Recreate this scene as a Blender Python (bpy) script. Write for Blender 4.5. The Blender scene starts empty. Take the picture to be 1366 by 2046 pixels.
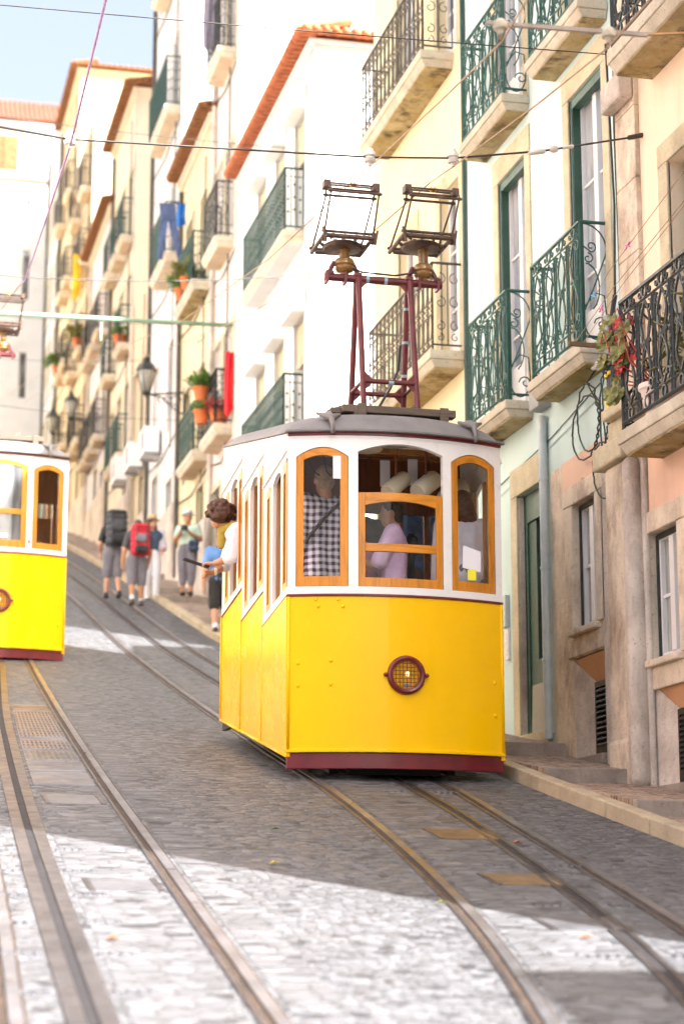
import bpy, bmesh, math, random
from mathutils import Vector, Matrix, noise as mnoise
random.seed(7)
S = bpy.context.scene
COL = S.collection
PI = math.pi
rad = math.radians

# ------------------------------------------------------------------ terrain profile
KN = [(-5, .02), (2, .10), (9, .175), (14, .19), (18, .20), (22, .212), (28, .225), (34, .252), (40, .245), (62, .232), (75, .12), (90, .02), (140, 0)]


def lerp_table(tab, v):
    if v <= tab[0][0]:
        return tab[0][1]
    for (a, b), (c, d) in zip(tab, tab[1:]):
        if v <= c:
            return b + (d - b) * (v - a) / (c - a)
    return tab[-1][1]


GT = []
_z = 0.0
for i in range(0, 1451):
    yy = -5 + i * .1
    if i:
        _z += lerp_table(KN, yy - .05) * .1
    GT.append(_z)
_off = 1.17 - GT[213]
GT = [g + _off for g in GT]


def G(y):
    t = (y + 5) / .1
    if t <= 0:
        return GT[0]
    i = int(t)
    if i >= len(GT) - 1:
        return GT[-1]
    return GT[i] + (GT[i + 1] - GT[i]) * (t - i)


# ------------------------------------------------------------------ mesh builder
class MB:
    def __init__(self):
        self.v = []
        self.f = []

    def add(self, vs, fs):
        o = len(self.v)
        self.v += [tuple(p) for p in vs]
        self.f += [tuple(i + o for i in f) for f in fs]
        return self

    def box(self, x0, x1, y0, y1, z0, z1):
        if x0 > x1: x0, x1 = x1, x0
        if y0 > y1: y0, y1 = y1, y0
        if z0 > z1: z0, z1 = z1, z0
        return self.add([(x0, y0, z0), (x1, y0, z0), (x1, y1, z0), (x0, y1, z0), (x0, y0, z1), (x1, y0, z1), (x1, y1, z1), (x0, y1, z1)],
                        [(0, 3, 2, 1), (4, 5, 6, 7), (0, 1, 5, 4), (1, 2, 6, 5), (2, 3, 7, 6), (3, 0, 4, 7)])

    def hexa(self, p):
        """eight corners, lower ring then upper ring"""
        return self.add(p, [(0, 3, 2, 1), (4, 5, 6, 7), (0, 1, 5, 4), (1, 2, 6, 5), (2, 3, 7, 6), (3, 0, 4, 7)])

    def quad(self, a, b, c, d):
        return self.add([a, b, c, d], [(0, 1, 2, 3)])

    def ngon(self, ps):
        return self.add(ps, [tuple(range(len(ps)))])

    def tube(self, pts, r, n=6, closed=False, r1=None, flat=None):
        pts = [Vector(p) for p in pts]
        m = len(pts)
        if m < 2: return self
        rings = []
        prev = None
        for i, p in enumerate(pts):
            if closed:
                t = pts[(i + 1) % m] - pts[i - 1]
            else:
                t = pts[min(i + 1, m - 1)] - pts[max(i - 1, 0)]
            if t.length < 1e-9: t = Vector((0, 0, 1))
            t.normalize()
            if prev is None:
                u = t.cross(Vector((0, 0, 1)))
                if u.length < .05: u = t.cross(Vector((1, 0, 0)))
            else:
                u = prev - t * prev.dot(t)
                if u.length < 1e-6: u = t.cross(Vector((1, 0, 0)))
            u.normalize()
            prev = u
            w = t.cross(u)
            rr = r if r1 is None else r + (r1 - r) * i / (m - 1)
            rings.append([p + (u * math.cos(2 * PI * k / n + PI / n) + w * math.sin(2 * PI * k / n + PI / n)) * rr for k in range(n)])
        vs = [q for rg in rings for q in rg]
        fs = []
        for i in range(m if closed else m - 1):
            a = i * n
            b = ((i + 1) % m) * n
            for k in range(n):
                fs.append((a + k, a + (k + 1) % n, b + (k + 1) % n, b + k))
        if not closed:
            fs.append(tuple(reversed(range(n))))
            fs.append(tuple((m - 1) * n + k for k in range(n)))
        return self.add(vs, fs)

    def cyl(self, p0, p1, r0, r1=None, n=16):
        return self.tube([p0, p1], r0, n, r1=r0 if r1 is None else r1)

    def lathe(self, prof, c, axis='z', n=20):
        """prof: (radius, height) list, revolved round an axis through c"""
        vs = []
        for (r, h) in prof:
            for k in range(n):
                a = 2 * PI * k / n
                if axis == 'z': p = (c[0] + r * math.cos(a), c[1] + r * math.sin(a), c[2] + h)
                elif axis == 'y': p = (c[0] + r * math.cos(a), c[1] + h, c[2] + r * math.sin(a))
                else: p = (c[0] + h, c[1] + r * math.cos(a), c[2] + r * math.sin(a))
                vs.append(p)
        fs = []
        for i in range(len(prof) - 1):
            for k in range(n):
                fs.append((i * n + k, i * n + (k + 1) % n, (i + 1) * n + (k + 1) % n, (i + 1) * n + k))
        fs.append(tuple(reversed(range(n))))
        fs.append(tuple((len(prof) - 1) * n + k for k in range(n)))
        return self.add(vs, fs)

    def ell(self, c, r, n=14, m=9, rot=None):
        c = Vector(c)
        if not hasattr(r, '__len__'): r = (r, r, r)
        vs = []
        for i in range(m + 1):
            th = PI * (i + .001 if i == 0 else i - .001 if i == m else i) / m
            for k in range(n):
                a = 2 * PI * k / n
                p = Vector((r[0] * math.sin(th) * math.cos(a), r[1] * math.sin(th) * math.sin(a), r[2] * math.cos(th)))
                if rot is not None: p = rot @ p
                vs.append(c + p)
        fs = []
        for i in range(m):
            for k in range(n):
                fs.append((i * n + k, (i + 1) * n + k, (i + 1) * n + (k + 1) % n, i * n + (k + 1) % n))
        fs.append(tuple(range(n)))
        fs.append(tuple(m * n + k for k in reversed(range(n))))
        return self.add(vs, fs)

    def cap(self, p0, p1, r0, r1, n=10):
        """tapered limb with round ends"""
        p0, p1 = Vector(p0), Vector(p1)
        d = (p1 - p0)
        if d.length < 1e-6: return self.ell(p0, r0)
        d.normalize()
        pts, rs = [], []
        for a in (-88, -60, -30):
            pts.append(p0 + d * r0 * math.sin(rad(a))); rs.append(r0 * math.cos(rad(a)))
        pts.append(p0); rs.append(r0)
        pts.append(p1); rs.append(r1)
        for a in (30, 60, 88):
            pts.append(p1 + d * r1 * math.sin(rad(a))); rs.append(r1 * math.cos(rad(a)))
        u = d.cross(Vector((0, 0, 1)))
        if u.length < .05: u = d.cross(Vector((1, 0, 0)))
        u.normalize()
        w = d.cross(u)
        vs = [p + (u * math.cos(2 * PI * k / n) + w * math.sin(2 * PI * k / n)) * r for p, r in zip(pts, rs) for k in range(n)]
        fs = [(i * n + k, i * n + (k + 1) % n, (i + 1) * n + (k + 1) % n, (i + 1) * n + k) for i in range(len(pts) - 1) for k in range(n)]
        fs.append(tuple(reversed(range(n))))
        fs.append(tuple((len(pts) - 1) * n + k for k in range(n)))
        return self.add(vs, fs)

    def grid(self, rows, closed=False):
        n = len(rows[0])
        vs = [p for r in rows for p in r]
        fs = []
        for i in range(len(rows) - 1):
            for k in range(n if closed else n - 1):
                fs.append((i * n + k, i * n + (k + 1) % n, (i + 1) * n + (k + 1) % n, (i + 1) * n + k))
        return self.add(vs, fs)

    def slab(self, rows, off):
        """a sheet with thickness: rows of points plus an offset vector"""
        off = Vector(off)
        m, n = len(rows), len(rows[0])
        a = [Vector(p) for r in rows for p in r]
        vs = a + [p + off for p in a]
        N = m * n
        fs = []
        for i in range(m - 1):
            for k in range(n - 1):
                q = (i * n + k, i * n + k + 1, (i + 1) * n + k + 1, (i + 1) * n + k)
                fs.append(q)
                fs.append(tuple(N + t for t in reversed(q)))
        edge = [i for i in range(n)] + [i * n + n - 1 for i in range(1, m)] + [(m - 1) * n + k for k in range(n - 2, -1, -1)] + [i * n for i in range(m - 2, 0, -1)]
        for i in range(len(edge)):
            p, q = edge[i], edge[(i + 1) % len(edge)]
            fs.append((q, p, N + p, N + q))
        return self.add(vs, fs)

    def build(self, name, mat, parent=None, smooth=False, bevel=0, base=None):
        o0 = Vector(base) if base is not None else (worldloc(parent) if parent is not None else Vector((0, 0, 0)))
        me = bpy.data.meshes.new(name)
        me.from_pydata([tuple(Vector(p) - o0) for p in self.v], [], self.f)
        bm = bmesh.new()
        bm.from_mesh(me)
        bmesh.ops.recalc_face_normals(bm, faces=bm.faces)
        bm.to_mesh(me)
        bm.free()
        if smooth:
            me.polygons.foreach_set('use_smooth', [True] * len(me.polygons))
            if smooth != True:
                try: me.set_sharp_from_angle(angle=rad(smooth))
                except Exception: pass
        if mat is not None: me.materials.append(mat)
        o = bpy.data.objects.new(name, me)
        COL.objects.link(o)
        if parent is not None:
            o.parent = parent
        elif base is not None:
            o.location = o0
        if bevel:
            b = o.modifiers.new('bevel', 'BEVEL')
            b.width = bevel
            b.segments = 2
            b.limit_method = 'ANGLE'
            b.angle_limit = rad(40)
        return o


def build_each(mb, name, mat, parent, **k):
    """one object for every connected piece"""
    par = list(range(len(mb.v)))

    def find(a):
        while par[a] != a:
            par[a] = par[par[a]]
            a = par[a]
        return a
    for f in mb.f:
        for q in f[1:]: par[find(q)] = find(f[0])
    groups = {}
    for f in mb.f: groups.setdefault(find(f[0]), []).append(f)
    out = []
    for fs in groups.values():
        idx = sorted({q for f in fs for q in f})
        mp = {q: i for i, q in enumerate(idx)}
        out.append(MB().add([mb.v[q] for q in idx], [tuple(mp[q] for q in f) for f in fs]).build(name, mat, parent, **k))
    return out


def worldloc(o):
    v = Vector((0, 0, 0))
    while o is not None:
        v += o.location
        o = o.parent
    return v


def tag(o, label=None, cat=None, group=None, kind=None):
    if label: o['label'] = label
    if cat: o['category'] = cat
    if group: o['group'] = group
    if kind: o['kind'] = kind
    return o


def thing(name, loc, label, cat, group=None):
    o = bpy.data.objects.new(name, None)
    o.empty_display_size = .2
    COL.objects.link(o)
    o.location = loc
    return tag(o, label, cat, group)


def copy_tree(o, parent=None):
    c = o.copy()
    COL.objects.link(c)
    if parent is not None:
        c.parent = parent
    for ch in list(o.children):
        copy_tree(ch, c)
    return c


# ------------------------------------------------------------------ materials
def nodes_of(name):
    m = bpy.data.materials.new(name)
    m.use_nodes = True
    nt = m.node_tree
    b = nt.nodes['Principled BSDF']
    return m, nt, b


def N(nt, t, **kw):
    n = nt.nodes.new(t)
    for k, v in kw.items():
        if k in n.inputs: n.inputs[k].default_value = v
        else: setattr(n, k, v)
    return n


def L(nt, a, b): nt.links.new(a, b)


def objco(nt, scale=(1, 1, 1)):
    tc = N(nt, 'ShaderNodeTexCoord')
    mp = N(nt, 'ShaderNodeMapping')
    mp.inputs['Scale'].default_value = scale
    L(nt, tc.outputs['Object'], mp.inputs['Vector'])
    return mp.outputs['Vector']


def rgba(c): return (c[0], c[1], c[2], 1)


def sc(c, k): return tuple(min(1, x * k) for x in c)


def ramp(nt, fac, stops):
    r = N(nt, 'ShaderNodeValToRGB')
    e = r.color_ramp.elements
    e[0].position, e[0].color = stops[0][0], rgba(stops[0][1])
    e[1].position, e[1].color = stops[-1][0], rgba(stops[-1][1])
    for p, c in stops[1:-1]:
        q = e.new(p)
        q.color = rgba(c)
    L(nt, fac, r.inputs['Fac'])
    return r.outputs['Color']


def mixc(nt, fac, a, b, mode='MIX'):
    n = N(nt, 'ShaderNodeMix', data_type='RGBA', blend_type=mode)
    for s, v in ((0, fac), (6, a), (7, b)):
        if hasattr(v, 'is_output'): L(nt, v, n.inputs[s])
        elif s == 0: n.inputs[0].default_value = v
        else: n.inputs[s].default_value = rgba(v)
    return n.outputs[2]


def noise(nt, co, scale, detail=4, rough=.55, dist=0):
    n = N(nt, 'ShaderNodeTexNoise')
    n.inputs['Scale'].default_value = scale
    n.inputs['Detail'].default_value = detail
    n.inputs['Roughness'].default_value = rough
    n.inputs['Distortion'].default_value = dist
    L(nt, co, n.inputs['Vector'])
    return n.outputs['Fac']


def mapr(nt, v, a, b, c=0, d=1):
    n = N(nt, 'ShaderNodeMapRange')
    n.inputs[1].default_value, n.inputs[2].default_value, n.inputs[3].default_value, n.inputs[4].default_value = a, b, c, d
    L(nt, v, n.inputs[0])
    return n.outputs[0]


def bump(nt, b, h, strength=.3, dist=.01):
    n = N(nt, 'ShaderNodeBump')
    n.inputs['Strength'].default_value = strength
    n.inputs['Distance'].default_value = dist
    L(nt, h, n.inputs['Height'])
    L(nt, n.outputs['Normal'], b.inputs['Normal'])


def M(name, col, rough=.6, var=.12, scale=5, metal=0, coat=0, bmp=0, spec=.5, bscale=60):
    m, nt, b = nodes_of(name)
    co = objco(nt)
    f = noise(nt, co, scale, 5)
    c = ramp(nt, f, [(.3, sc(col, 1 - var)), (.7, sc(col, 1 + var))])
    L(nt, c, b.inputs['Base Color'])
    b.inputs['Metallic'].default_value = metal
    b.inputs['Specular IOR Level'].default_value = spec
    r = mapr(nt, noise(nt, co, scale * 2.3, 4), .3, .7, max(.02, rough - .08), min(1, rough + .08))
    L(nt, r, b.inputs['Roughness'])
    if coat:
        b.inputs['Coat Weight'].default_value = coat
        b.inputs['Coat Roughness'].default_value = .06
    if bmp:
        bump(nt, b, noise(nt, co, bscale, 3), bmp, .01)
    return m


def plaster(name, col, stain=(.45, .38, .27), amt=.35, rough=.85):
    """painted render with rain streaks, blotches and fine grain"""
    m, nt, b = nodes_of(name)
    co = objco(nt)
    streak = objco(nt, (1.6, 1.6, .22))
    f = noise(nt, co, 1.1, 6, .6)
    c = ramp(nt, f, [(.25, sc(col, .86)), (.5, col), (.8, sc(col, 1.06))])
    s = mapr(nt, noise(nt, streak, 1.7, 6, .65), .5, .85, 0, amt)
    c = mixc(nt, s, c, tuple(x * y * 1.1 for x, y in zip(col, (stain[0] + .22, stain[1] + .2, stain[2] + .18))))
    spots = mapr(nt, noise(nt, co, 9, 6, .7), .66, .8, 0, amt * .8)
    c = mixc(nt, spots, c, sc(stain, .9))
    L(nt, c, b.inputs['Base Color'])
    b.inputs['Roughness'].default_value = rough
    b.inputs['Specular IOR Level'].default_value = .25
    bump(nt, b, noise(nt, co, 24, 6, .7), .35, .012)
    return m


def stone(name, col, dark=(.16, .11, .07), amt=.6, moss=None, rough=.9):
    """weathered limestone: mottled, pitted, with dark runs"""
    m, nt, b = nodes_of(name)
    co = objco(nt)
    st = objco(nt, (1.5, 1.5, .75))
    f = noise(nt, co, 2.2, 9, .72)
    c = ramp(nt, f, [(.25, sc(col, .5)), (.42, sc(col, .85)), (.58, col), (.8, sc(col, 1.2))])
    s = mapr(nt, noise(nt, st, 1.1, 9, .72, .2), .47, .70, 0, amt)
    c = mixc(nt, s, c, dark)
    if moss:
        c = mixc(nt, mapr(nt, noise(nt, co, 1.3, 6, .65), .40, .62, 0, .9), c, moss)
        c = mixc(nt, mapr(nt, noise(nt, co, 3.1, 7, .7, .3), .50, .64, 0, .9), c, dark)
    pits = mapr(nt, noise(nt, co, 30, 5, .65), .58, .72, 0, .7)
    c = mixc(nt, pits, c, sc(col, .35))
    L(nt, c, b.inputs['Base Color'])
    b.inputs['Roughness'].default_value = rough
    b.inputs['Specular IOR Level'].default_value = .2
    bump(nt, b, noise(nt, co, 16, 8, .75), .9, .02)
    return m


def wood(name, col, axis=2, rough=.35, coat=.4):
    m, nt, b = nodes_of(name)
    s = [14, 14, 14]
    s[axis] = 1.3
    co = objco(nt, s)
    f = noise(nt, co, 2.0, 6, .6, .6)
    f2 = noise(nt, co, 7, 3)
    c = ramp(nt, f, [(.28, sc(col, .62)), (.5, col), (.75, sc(col, 1.25))])
    c = mixc(nt, mapr(nt, f2, .55, .75, 0, .35), c, sc(col, .45))
    L(nt, c, b.inputs['Base Color'])
    b.inputs['Roughness'].default_value = rough
    b.inputs['Coat Weight'].default_value = coat
    b.inputs['Coat Roughness'].default_value = .12
    bump(nt, b, f, .12, .004)
    return m


def glass_clear(name, tint=(.96, .98, .97)):
    """thin pane: clear with a mirror sheen that grows at grazing angles"""
    m = bpy.data.materials.new(name)
    m.use_nodes = True
    nt = m.node_tree
    nt.nodes.clear()
    out = N(nt, 'ShaderNodeOutputMaterial')
    tr = N(nt, 'ShaderNodeBsdfTransparent')
    tr.inputs[0].default_value = rgba(tint)
    gl = N(nt, 'ShaderNodeBsdfGlossy')
    gl.inputs['Roughness'].default_value = .03
    fr = N(nt, 'ShaderNodeFresnel')
    fr.inputs['IOR'].default_value = 1.5
    mx = N(nt, 'ShaderNodeMixShader')
    co = objco(nt)
    k = N(nt, 'ShaderNodeMath', operation='MULTIPLY')
    L(nt, fr.outputs[0], k.inputs[0])
    k.inputs[1].default_value = .3
    L(nt, k.outputs[0], mx.inputs[0])
    L(nt, tr.outputs[0], mx.inputs[1])
    L(nt, gl.outputs[0], mx.inputs[2])
    bp = N(nt, 'ShaderNodeBump')
    bp.inputs['Strength'].default_value = .02
    L(nt, noise(nt, co, 3, 2), bp.inputs['Height'])
    L(nt, bp.outputs[0], gl.inputs['Normal'])
    L(nt, mx.outputs[0], out.inputs[0])
    return m


def pane_mat(name, dark, light, scale=1.2):
    """house window: curtains and dark room behind a reflecting pane"""
    m, nt, b = nodes_of(name)
    co = objco(nt, (3, 3, .6))
    c = ramp(nt, noise(nt, co, scale, 3), [(.4, dark), (.6, light)])
    L(nt, c, b.inputs['Base Color'])
    b.inputs['Roughness'].default_value = .04
    b.inputs['Specular IOR Level'].default_value = .9
    b.inputs['Coat Weight'].default_value = .6
    b.inputs['Coat Roughness'].default_value = .02
    return m


def cobble(name, col, size=.1, dark=.25, wear=.2, joint=.05, rough=.55, stretch=1.0):
    m, nt, b = nodes_of(name)
    co = objco(nt, (stretch, 1, .0))
    wob = N(nt, 'ShaderNodeTexNoise')
    wob.inputs['Scale'].default_value = 3
    L(nt, co, wob.inputs['Vector'])
    add = N(nt, 'ShaderNodeVectorMath', operation='MULTIPLY_ADD')
    L(nt, wob.outputs['Color'], add.inputs[0])
    add.inputs[1].default_value = (.08, .08, 0)
    L(nt, co, add.inputs[2])
    v1 = N(nt, 'ShaderNodeTexVoronoi', feature='F1')
    v2 = N(nt, 'ShaderNodeTexVoronoi', feature='DISTANCE_TO_EDGE')
    for v in (v1, v2):
        v.inputs['Scale'].default_value = 1 / size
        v.inputs['Randomness'].default_value = .62
        L(nt, add.outputs[0], v.inputs['Vector'])
    sep = N(nt, 'ShaderNodeSeparateColor')
    L(nt, v1.outputs['Color'], sep.inputs[0])
    tone = ramp(nt, sep.outputs[0], [(0, sc(col, .62)), (.35, sc(col, .9)), (.7, sc(col, 1.1)), (1, sc(col, 1.45))])
    big = noise(nt, co, .8, 5, .6)
    c = mixc(nt, mapr(nt, big, .35, .7, 0, .45), tone, sc(col, .7))
    warm = mapr(nt, noise(nt, co, 2.3, 4), .55, .75, 0, .35)
    c = mixc(nt, warm, c, (col[0] * 1.12, col[1] * .98, col[2] * .85))
    fine = noise(nt, co, 60, 4, .7)
    c = mixc(nt, mapr(nt, fine, .45, .75, 0, .35), c, sc(col, 1.5))
    j = mapr(nt, v2.outputs['Distance'], .0, joint, 1, 0)
    jn = N(nt, 'ShaderNodeMath', operation='MULTIPLY')
    L(nt, j, jn.inputs[0])
    L(nt, mapr(nt, noise(nt, co, 6, 3), .3, .65, .25, 1), jn.inputs[1])
    c = mixc(nt, jn.outputs[0], c, tuple(x * dark for x in (col[0], col[1] * .92, col[2] * .8)))
    # missing-mortar holes
    hole = mapr(nt, sep.outputs[1], .935, .955, 0, .9)
    c = mixc(nt, hole, c, sc(col, .22))
    v3 = N(nt, 'ShaderNodeTexVoronoi', feature='F1')
    v3.inputs['Scale'].default_value = .95 / size
    L(nt, co, v3.inputs['Vector'])
    s3 = N(nt, 'ShaderNodeSeparateColor')
    L(nt, v3.outputs['Color'], s3.inputs[0])
    near_ = mapr(nt, v3.outputs['Distance'], .20, .32, 1, 0)
    few = mapr(nt, s3.outputs[0], .74, .76, 0, .85)
    sp_ = N(nt, 'ShaderNodeMath', operation='MULTIPLY')
    L(nt, near_, sp_.inputs[0]); L(nt, few, sp_.inputs[1])
    c = mixc(nt, sp_.outputs[0], c, (col[0] * .22, col[1] * .18, col[2] * .14))
    L(nt, c, b.inputs['Base Color'])
    L(nt, mapr(nt, sep.outputs[2], 0, 1, rough - .12, rough + .2), b.inputs['Roughness'])
    b.inputs['Specular IOR Level'].default_value = .4
    hgt = N(nt, 'ShaderNodeMath', operation='MULTIPLY_ADD')
    L(nt, mapr(nt, v2.outputs['Distance'], 0, .22), hgt.inputs[0])
    hgt.inputs[1].default_value = 1
    L(nt, mapr(nt, fine, 0, 1, 0, .25), hgt.inputs[2])
    bump(nt, b, hgt.outputs[0], .55, .012)
    return m


MAT = {}


def mk():
    A = MAT
    A['road'] = cobble('road_setts', (.104, .106, .114), .06, dark=.14, joint=.085, stretch=.8)
    A['rowsetts'] = cobble('long_setts', (.110, .111, .118), .058, dark=.16, joint=.08, stretch=.4)
    A['ground'] = cobble('ground_setts', (.19, .18, .17), .12)
    A['pave'] = cobble('pavement_setts', (.36, .26, .2), .06, dark=.35, joint=.08)
    A['kerb'] = stone('kerb_stone', (.52, .43, .30), (.2, .14, .09), .45)
    A['step'] = stone('step_stone', (.42, .36, .31), (.16, .12, .1), .6)
    A['rail'] = M('rail_steel', (.27, .27, .295), .34, .3, 3, metal=.85, bmp=.1)
    A['lip'] = M('rail_lip', (.135, .125, .13), .36, .35, 4, metal=.85, bmp=.2)
    A['groove'] = M('rail_groove', (.035, .02, .012), .8, .5, 6)
    A['slotd'] = M('slot_dark', (.012, .01, .012), .8, .3)
    A['plate'] = M('iron_plate', (.2, .2, .22), .38, .25, 4, metal=.7, bmp=.2)
    A['plate2'] = M('tread_plate', (.22, .21, .24), .35, .25, 3, metal=.75, bmp=.2)
    A['rust'] = M('rusty_plate', (.15, .095, .045), .55, .4, 6, metal=.2, bmp=.3)
    # tram
    A['yellow'] = M('tram_yellow', (.93, .535, .001), .25, .03, 1.5, coat=.22, spec=.15, bmp=.06, bscale=2.2)
    A['twhite'] = M('tram_white', (.80, .80, .79), .32, .04, 3, coat=.2)
    A['maroon'] = M('tram_maroon', (.135, .008, .015), .35, .25, 7, coat=.2)
    A['troof'] = M('tram_roof', (.19, .18, .18), .55, .15, 4, bmp=.15, bscale=8)
    A['wood'] = wood('frame_wood', (.60, .225, .010), 2, .4, .2)
    A['woodh'] = wood('frame_wood_level', (.60, .225, .010), 0, .4, .2)
    A['dwood'] = wood('cabin_wood', (.22, .075, .025), 2, .4)
    A['mwood'] = wood('cabin_panel', (.42, .19, .06), 2, .4)
    A['ceil'] = M('cabin_ceiling', (.78, .68, .48), .5, .1)
    A['plank'] = wood('roof_plank', (.13, .10, .075), 0, .8, 0)
    A['under'] = M('underframe', (.012, .011, .011), .7, .3)
    A['glass'] = glass_clear('tram_glass')
    A['tower'] = M('tower_paint', (.125, .018, .022), .42, .35, 9, bmp=.2)
    A['towerband'] = M('blue_tape', (.32, .45, .55), .5, .1)
    A['irondk'] = M('collector_iron', (.09, .055, .04), .5, .5, 14, metal=.4, bmp=.4)
    A['bronze'] = M('insulator_brown', (.24, .13, .03), .3, .3, 10, coat=.6)
    A['porc'] = M('porcelain', (.62, .60, .55), .25, .12, 8, coat=.5)
    A['brass'] = M('brass', (.75, .38, .06), .3, .2, 8, metal=.8)
    A['cream'] = M('cream_enamel', (.72, .66, .50), .35, .06)
    A['paper'] = M('paper', (.85, .86, .92), .7, .02)
    A['ysticker'] = M('yellow_sticker', (.85, .78, .02), .5, .03)
    A['redpaint'] = M('red_paint', (.62, .03, .03), .5, .1)
    A['lampglass'] = M('lamp_reflector', (.85, .42, .16), .18, .35, 12, metal=.55)
    # houses
    A['mint'] = plaster('mint_render', (.58, .725, .70), (.42, .42, .36), .22)
    A['yell'] = plaster('yellow_render', (.80, .71, .47), (.42, .33, .18), .25)
    A['peach'] = plaster('peach_render', (.86, .69, .52), (.42, .26, .15), .35)
    A['pink'] = plaster('pink_render', (.80, .55, .41), (.4, .24, .15), .4)
    A['cwhite'] = plaster('white_render', (.71, .70, .68), (.5, .46, .4), .12)
    A['ccream'] = plaster('cream_render', (.74, .66, .52), (.45, .36, .24), .25)
    A['dpink'] = plaster('rose_render', (.73, .63, .57), (.45, .35, .28), .25)
    A['ocre'] = plaster('ochre_render', (.74, .61, .40), (.42, .3, .14), .4)
    A['lav'] = plaster('lavender_render', (.66, .62, .66), (.4, .36, .36), .25)
    A['buff'] = plaster('buff_render', (.68, .55, .39), (.4, .32, .22), .3)
    A['salmon'] = plaster('salmon_render', (.72, .55, .49), (.4, .2, .14), .25)
    A['splay'] = plaster('orange_render', (.62, .35, .19), (.34, .18, .09), .6)
    A['stone'] = stone('facade_stone', (.86, .74, .59), (.2, .11, .06), .85)
    A['stoneg'] = stone('grey_stone', (.74, .66, .58), (.2, .14, .10), .75)
    A['jamb'] = stone('door_stone', (.68, .60, .42), (.34, .26, .15), .3)
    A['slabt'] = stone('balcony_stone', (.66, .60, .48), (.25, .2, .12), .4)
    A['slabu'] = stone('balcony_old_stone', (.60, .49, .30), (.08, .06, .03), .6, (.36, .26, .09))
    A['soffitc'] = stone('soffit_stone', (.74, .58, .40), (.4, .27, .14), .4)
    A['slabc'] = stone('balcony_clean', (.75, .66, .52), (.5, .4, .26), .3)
    A['green'] = M('green_iron', (.012, .085, .066), .4, .35, 12, bmp=.2)
    A['dgreen'] = M('dark_green_iron', (.02, .075, .062), .45, .3, 12)
    A['black'] = M('black_iron', (.028, .035, .033), .42, .4, 12, bmp=.3)
    A['brown'] = M('brown_iron', (.085, .075, .062), .5, .4, 10, bmp=.3)
    A['wframe'] = M('white_joinery', (.80, .80, .80), .4, .05)
    A['gframe'] = M('green_joinery', (.03, .085, .06), .45, .2)
    A['gray'] = M('grey_joinery', (.33, .31, .27), .5, .1)
    A['pane'] = pane_mat('window_pane', (.05, .06, .07), (.22, .23, .24))
    A['paneb'] = pane_mat('bright_pane', (.20, .24, .28), (.48, .50, .52))
    A['paned'] = pane_mat('dark_pane', (.02, .022, .022), (.06, .06, .055))
    A['panec'] = pane_mat('curtain_pane', (.25, .25, .22), (.5, .49, .43), 3)
    A['louvre'] = M('louvre_iron', (.03, .025, .022), .55, .4, 8, bmp=.2)
    A['tile'] = M('roof_tile', (.42, .12, .045), .75, .35, 7, bmp=.3, bscale=20)
    A['tileo'] = M('ochre_tile', (.22, .085, .025), .75, .35, 7, bmp=.3, bscale=20)
    A['tilee'] = M('pale_tile', (.22, .075, .045), .8, .2, 3)
    A['pipe'] = M('grey_pipe', (.50, .58, .60), .5, .12, 6)
    A['plasticw'] = M('white_plastic', (.80, .80, .82), .4, .05)
    A['plasticg'] = M('grey_plastic', (.30, .31, .31), .5, .12)
    A['cable'] = M('black_cable', (.02, .02, .02), .5, .3)
    A['cableg'] = M('green_cable', (.02, .05, .045), .5, .3)
    A['ytape'] = M('yellow_tape', (.85, .60, .02), .5, .1)
    A['wire'] = M('copper_wire', (.30, .16, .07), .4, .3, 3, metal=.6)
    A['wiredk'] = M('steel_wire', (.06, .055, .05), .45, .3, 3, metal=.5)
    A['purple'] = M('violet_wire', (.20, .05, .26), .4, .15, 3)
    A['gpole'] = M('green_pole', (.22, .36, .25), .5, .25, 3)
    A['terra'] = M('terracotta', (.62, .17, .05), .8, .15)
    A['leaf'] = M('leaf_green', (.10, .20, .03), .5, .5, 9)
    A['leafo'] = M('leaf_olive', (.19, .19, .05), .5, .4, 15)
    A['leafr'] = M('leaf_red', (.42, .03, .02), .5, .4, 15)
    A['jeans'] = M('denim', (.09, .13, .26), .85, .25, 8)
    A['bluecloth'] = M('blue_cloth', (.02, .17, .55), .8, .15)
    A['redcloth'] = M('red_cloth', (.75, .02, .03), .8, .15)
    A['yelcloth'] = M('yellow_cloth', (.78, .48, .02), .8, .15)
    A['greycloth'] = M('grey_cloth', (.24, .22, .27), .8, .2)
    A['pinkpeg'] = M('pink_peg', (.75, .12, .45), .5, .1)
    A['bluepeg'] = M('blue_peg', (.1, .45, .75), .5, .1)
    # people
    A['skin'] = M('skin', (.58, .31, .20), .5, .08, 12)
    A['skin2'] = M('tanned_skin', (.50, .24, .12), .5, .08, 12)
    A['hairg'] = M('grey_hair', (.38, .28, .19), .6, .3, 40, bmp=.5)
    A['hairb'] = M('brown_hair', (.10, .035, .015), .5, .4, 40, bmp=.5)
    A['hairc'] = M('auburn_curls', (.075, .026, .012), .55, .7, 22, bmp=.8, bscale=45)
    A['haird'] = M('dark_hair', (.04, .025, .018), .55, .3, 40, bmp=.5)
    A['eye'] = M('eye_dark', (.02, .015, .01), .2, .1)
    A['lip_'] = M('lip_tone', (.42, .14, .11), .5, .1)
    A['tblue'] = M('blue_jersey', (.13, .28, .62), .85, .12, 10, bmp=.2)
    A['tblack'] = M('black_fabric', (.025, .025, .028), .8, .3, 10, bmp=.2)
    A['tgrey'] = M('grey_fabric', (.20, .19, .22), .85, .15, 10, bmp=.2)
    A['tgreyd'] = M('charcoal_fabric', (.065, .068, .075), .8, .2, 10, bmp=.2)
    A['twht'] = M('white_fabric', (.78, .78, .82), .8, .05, 10, bmp=.2)
    A['tmint'] = M('pale_green_fabric', (.55, .70, .60), .85, .08, 10, bmp=.2)
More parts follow.
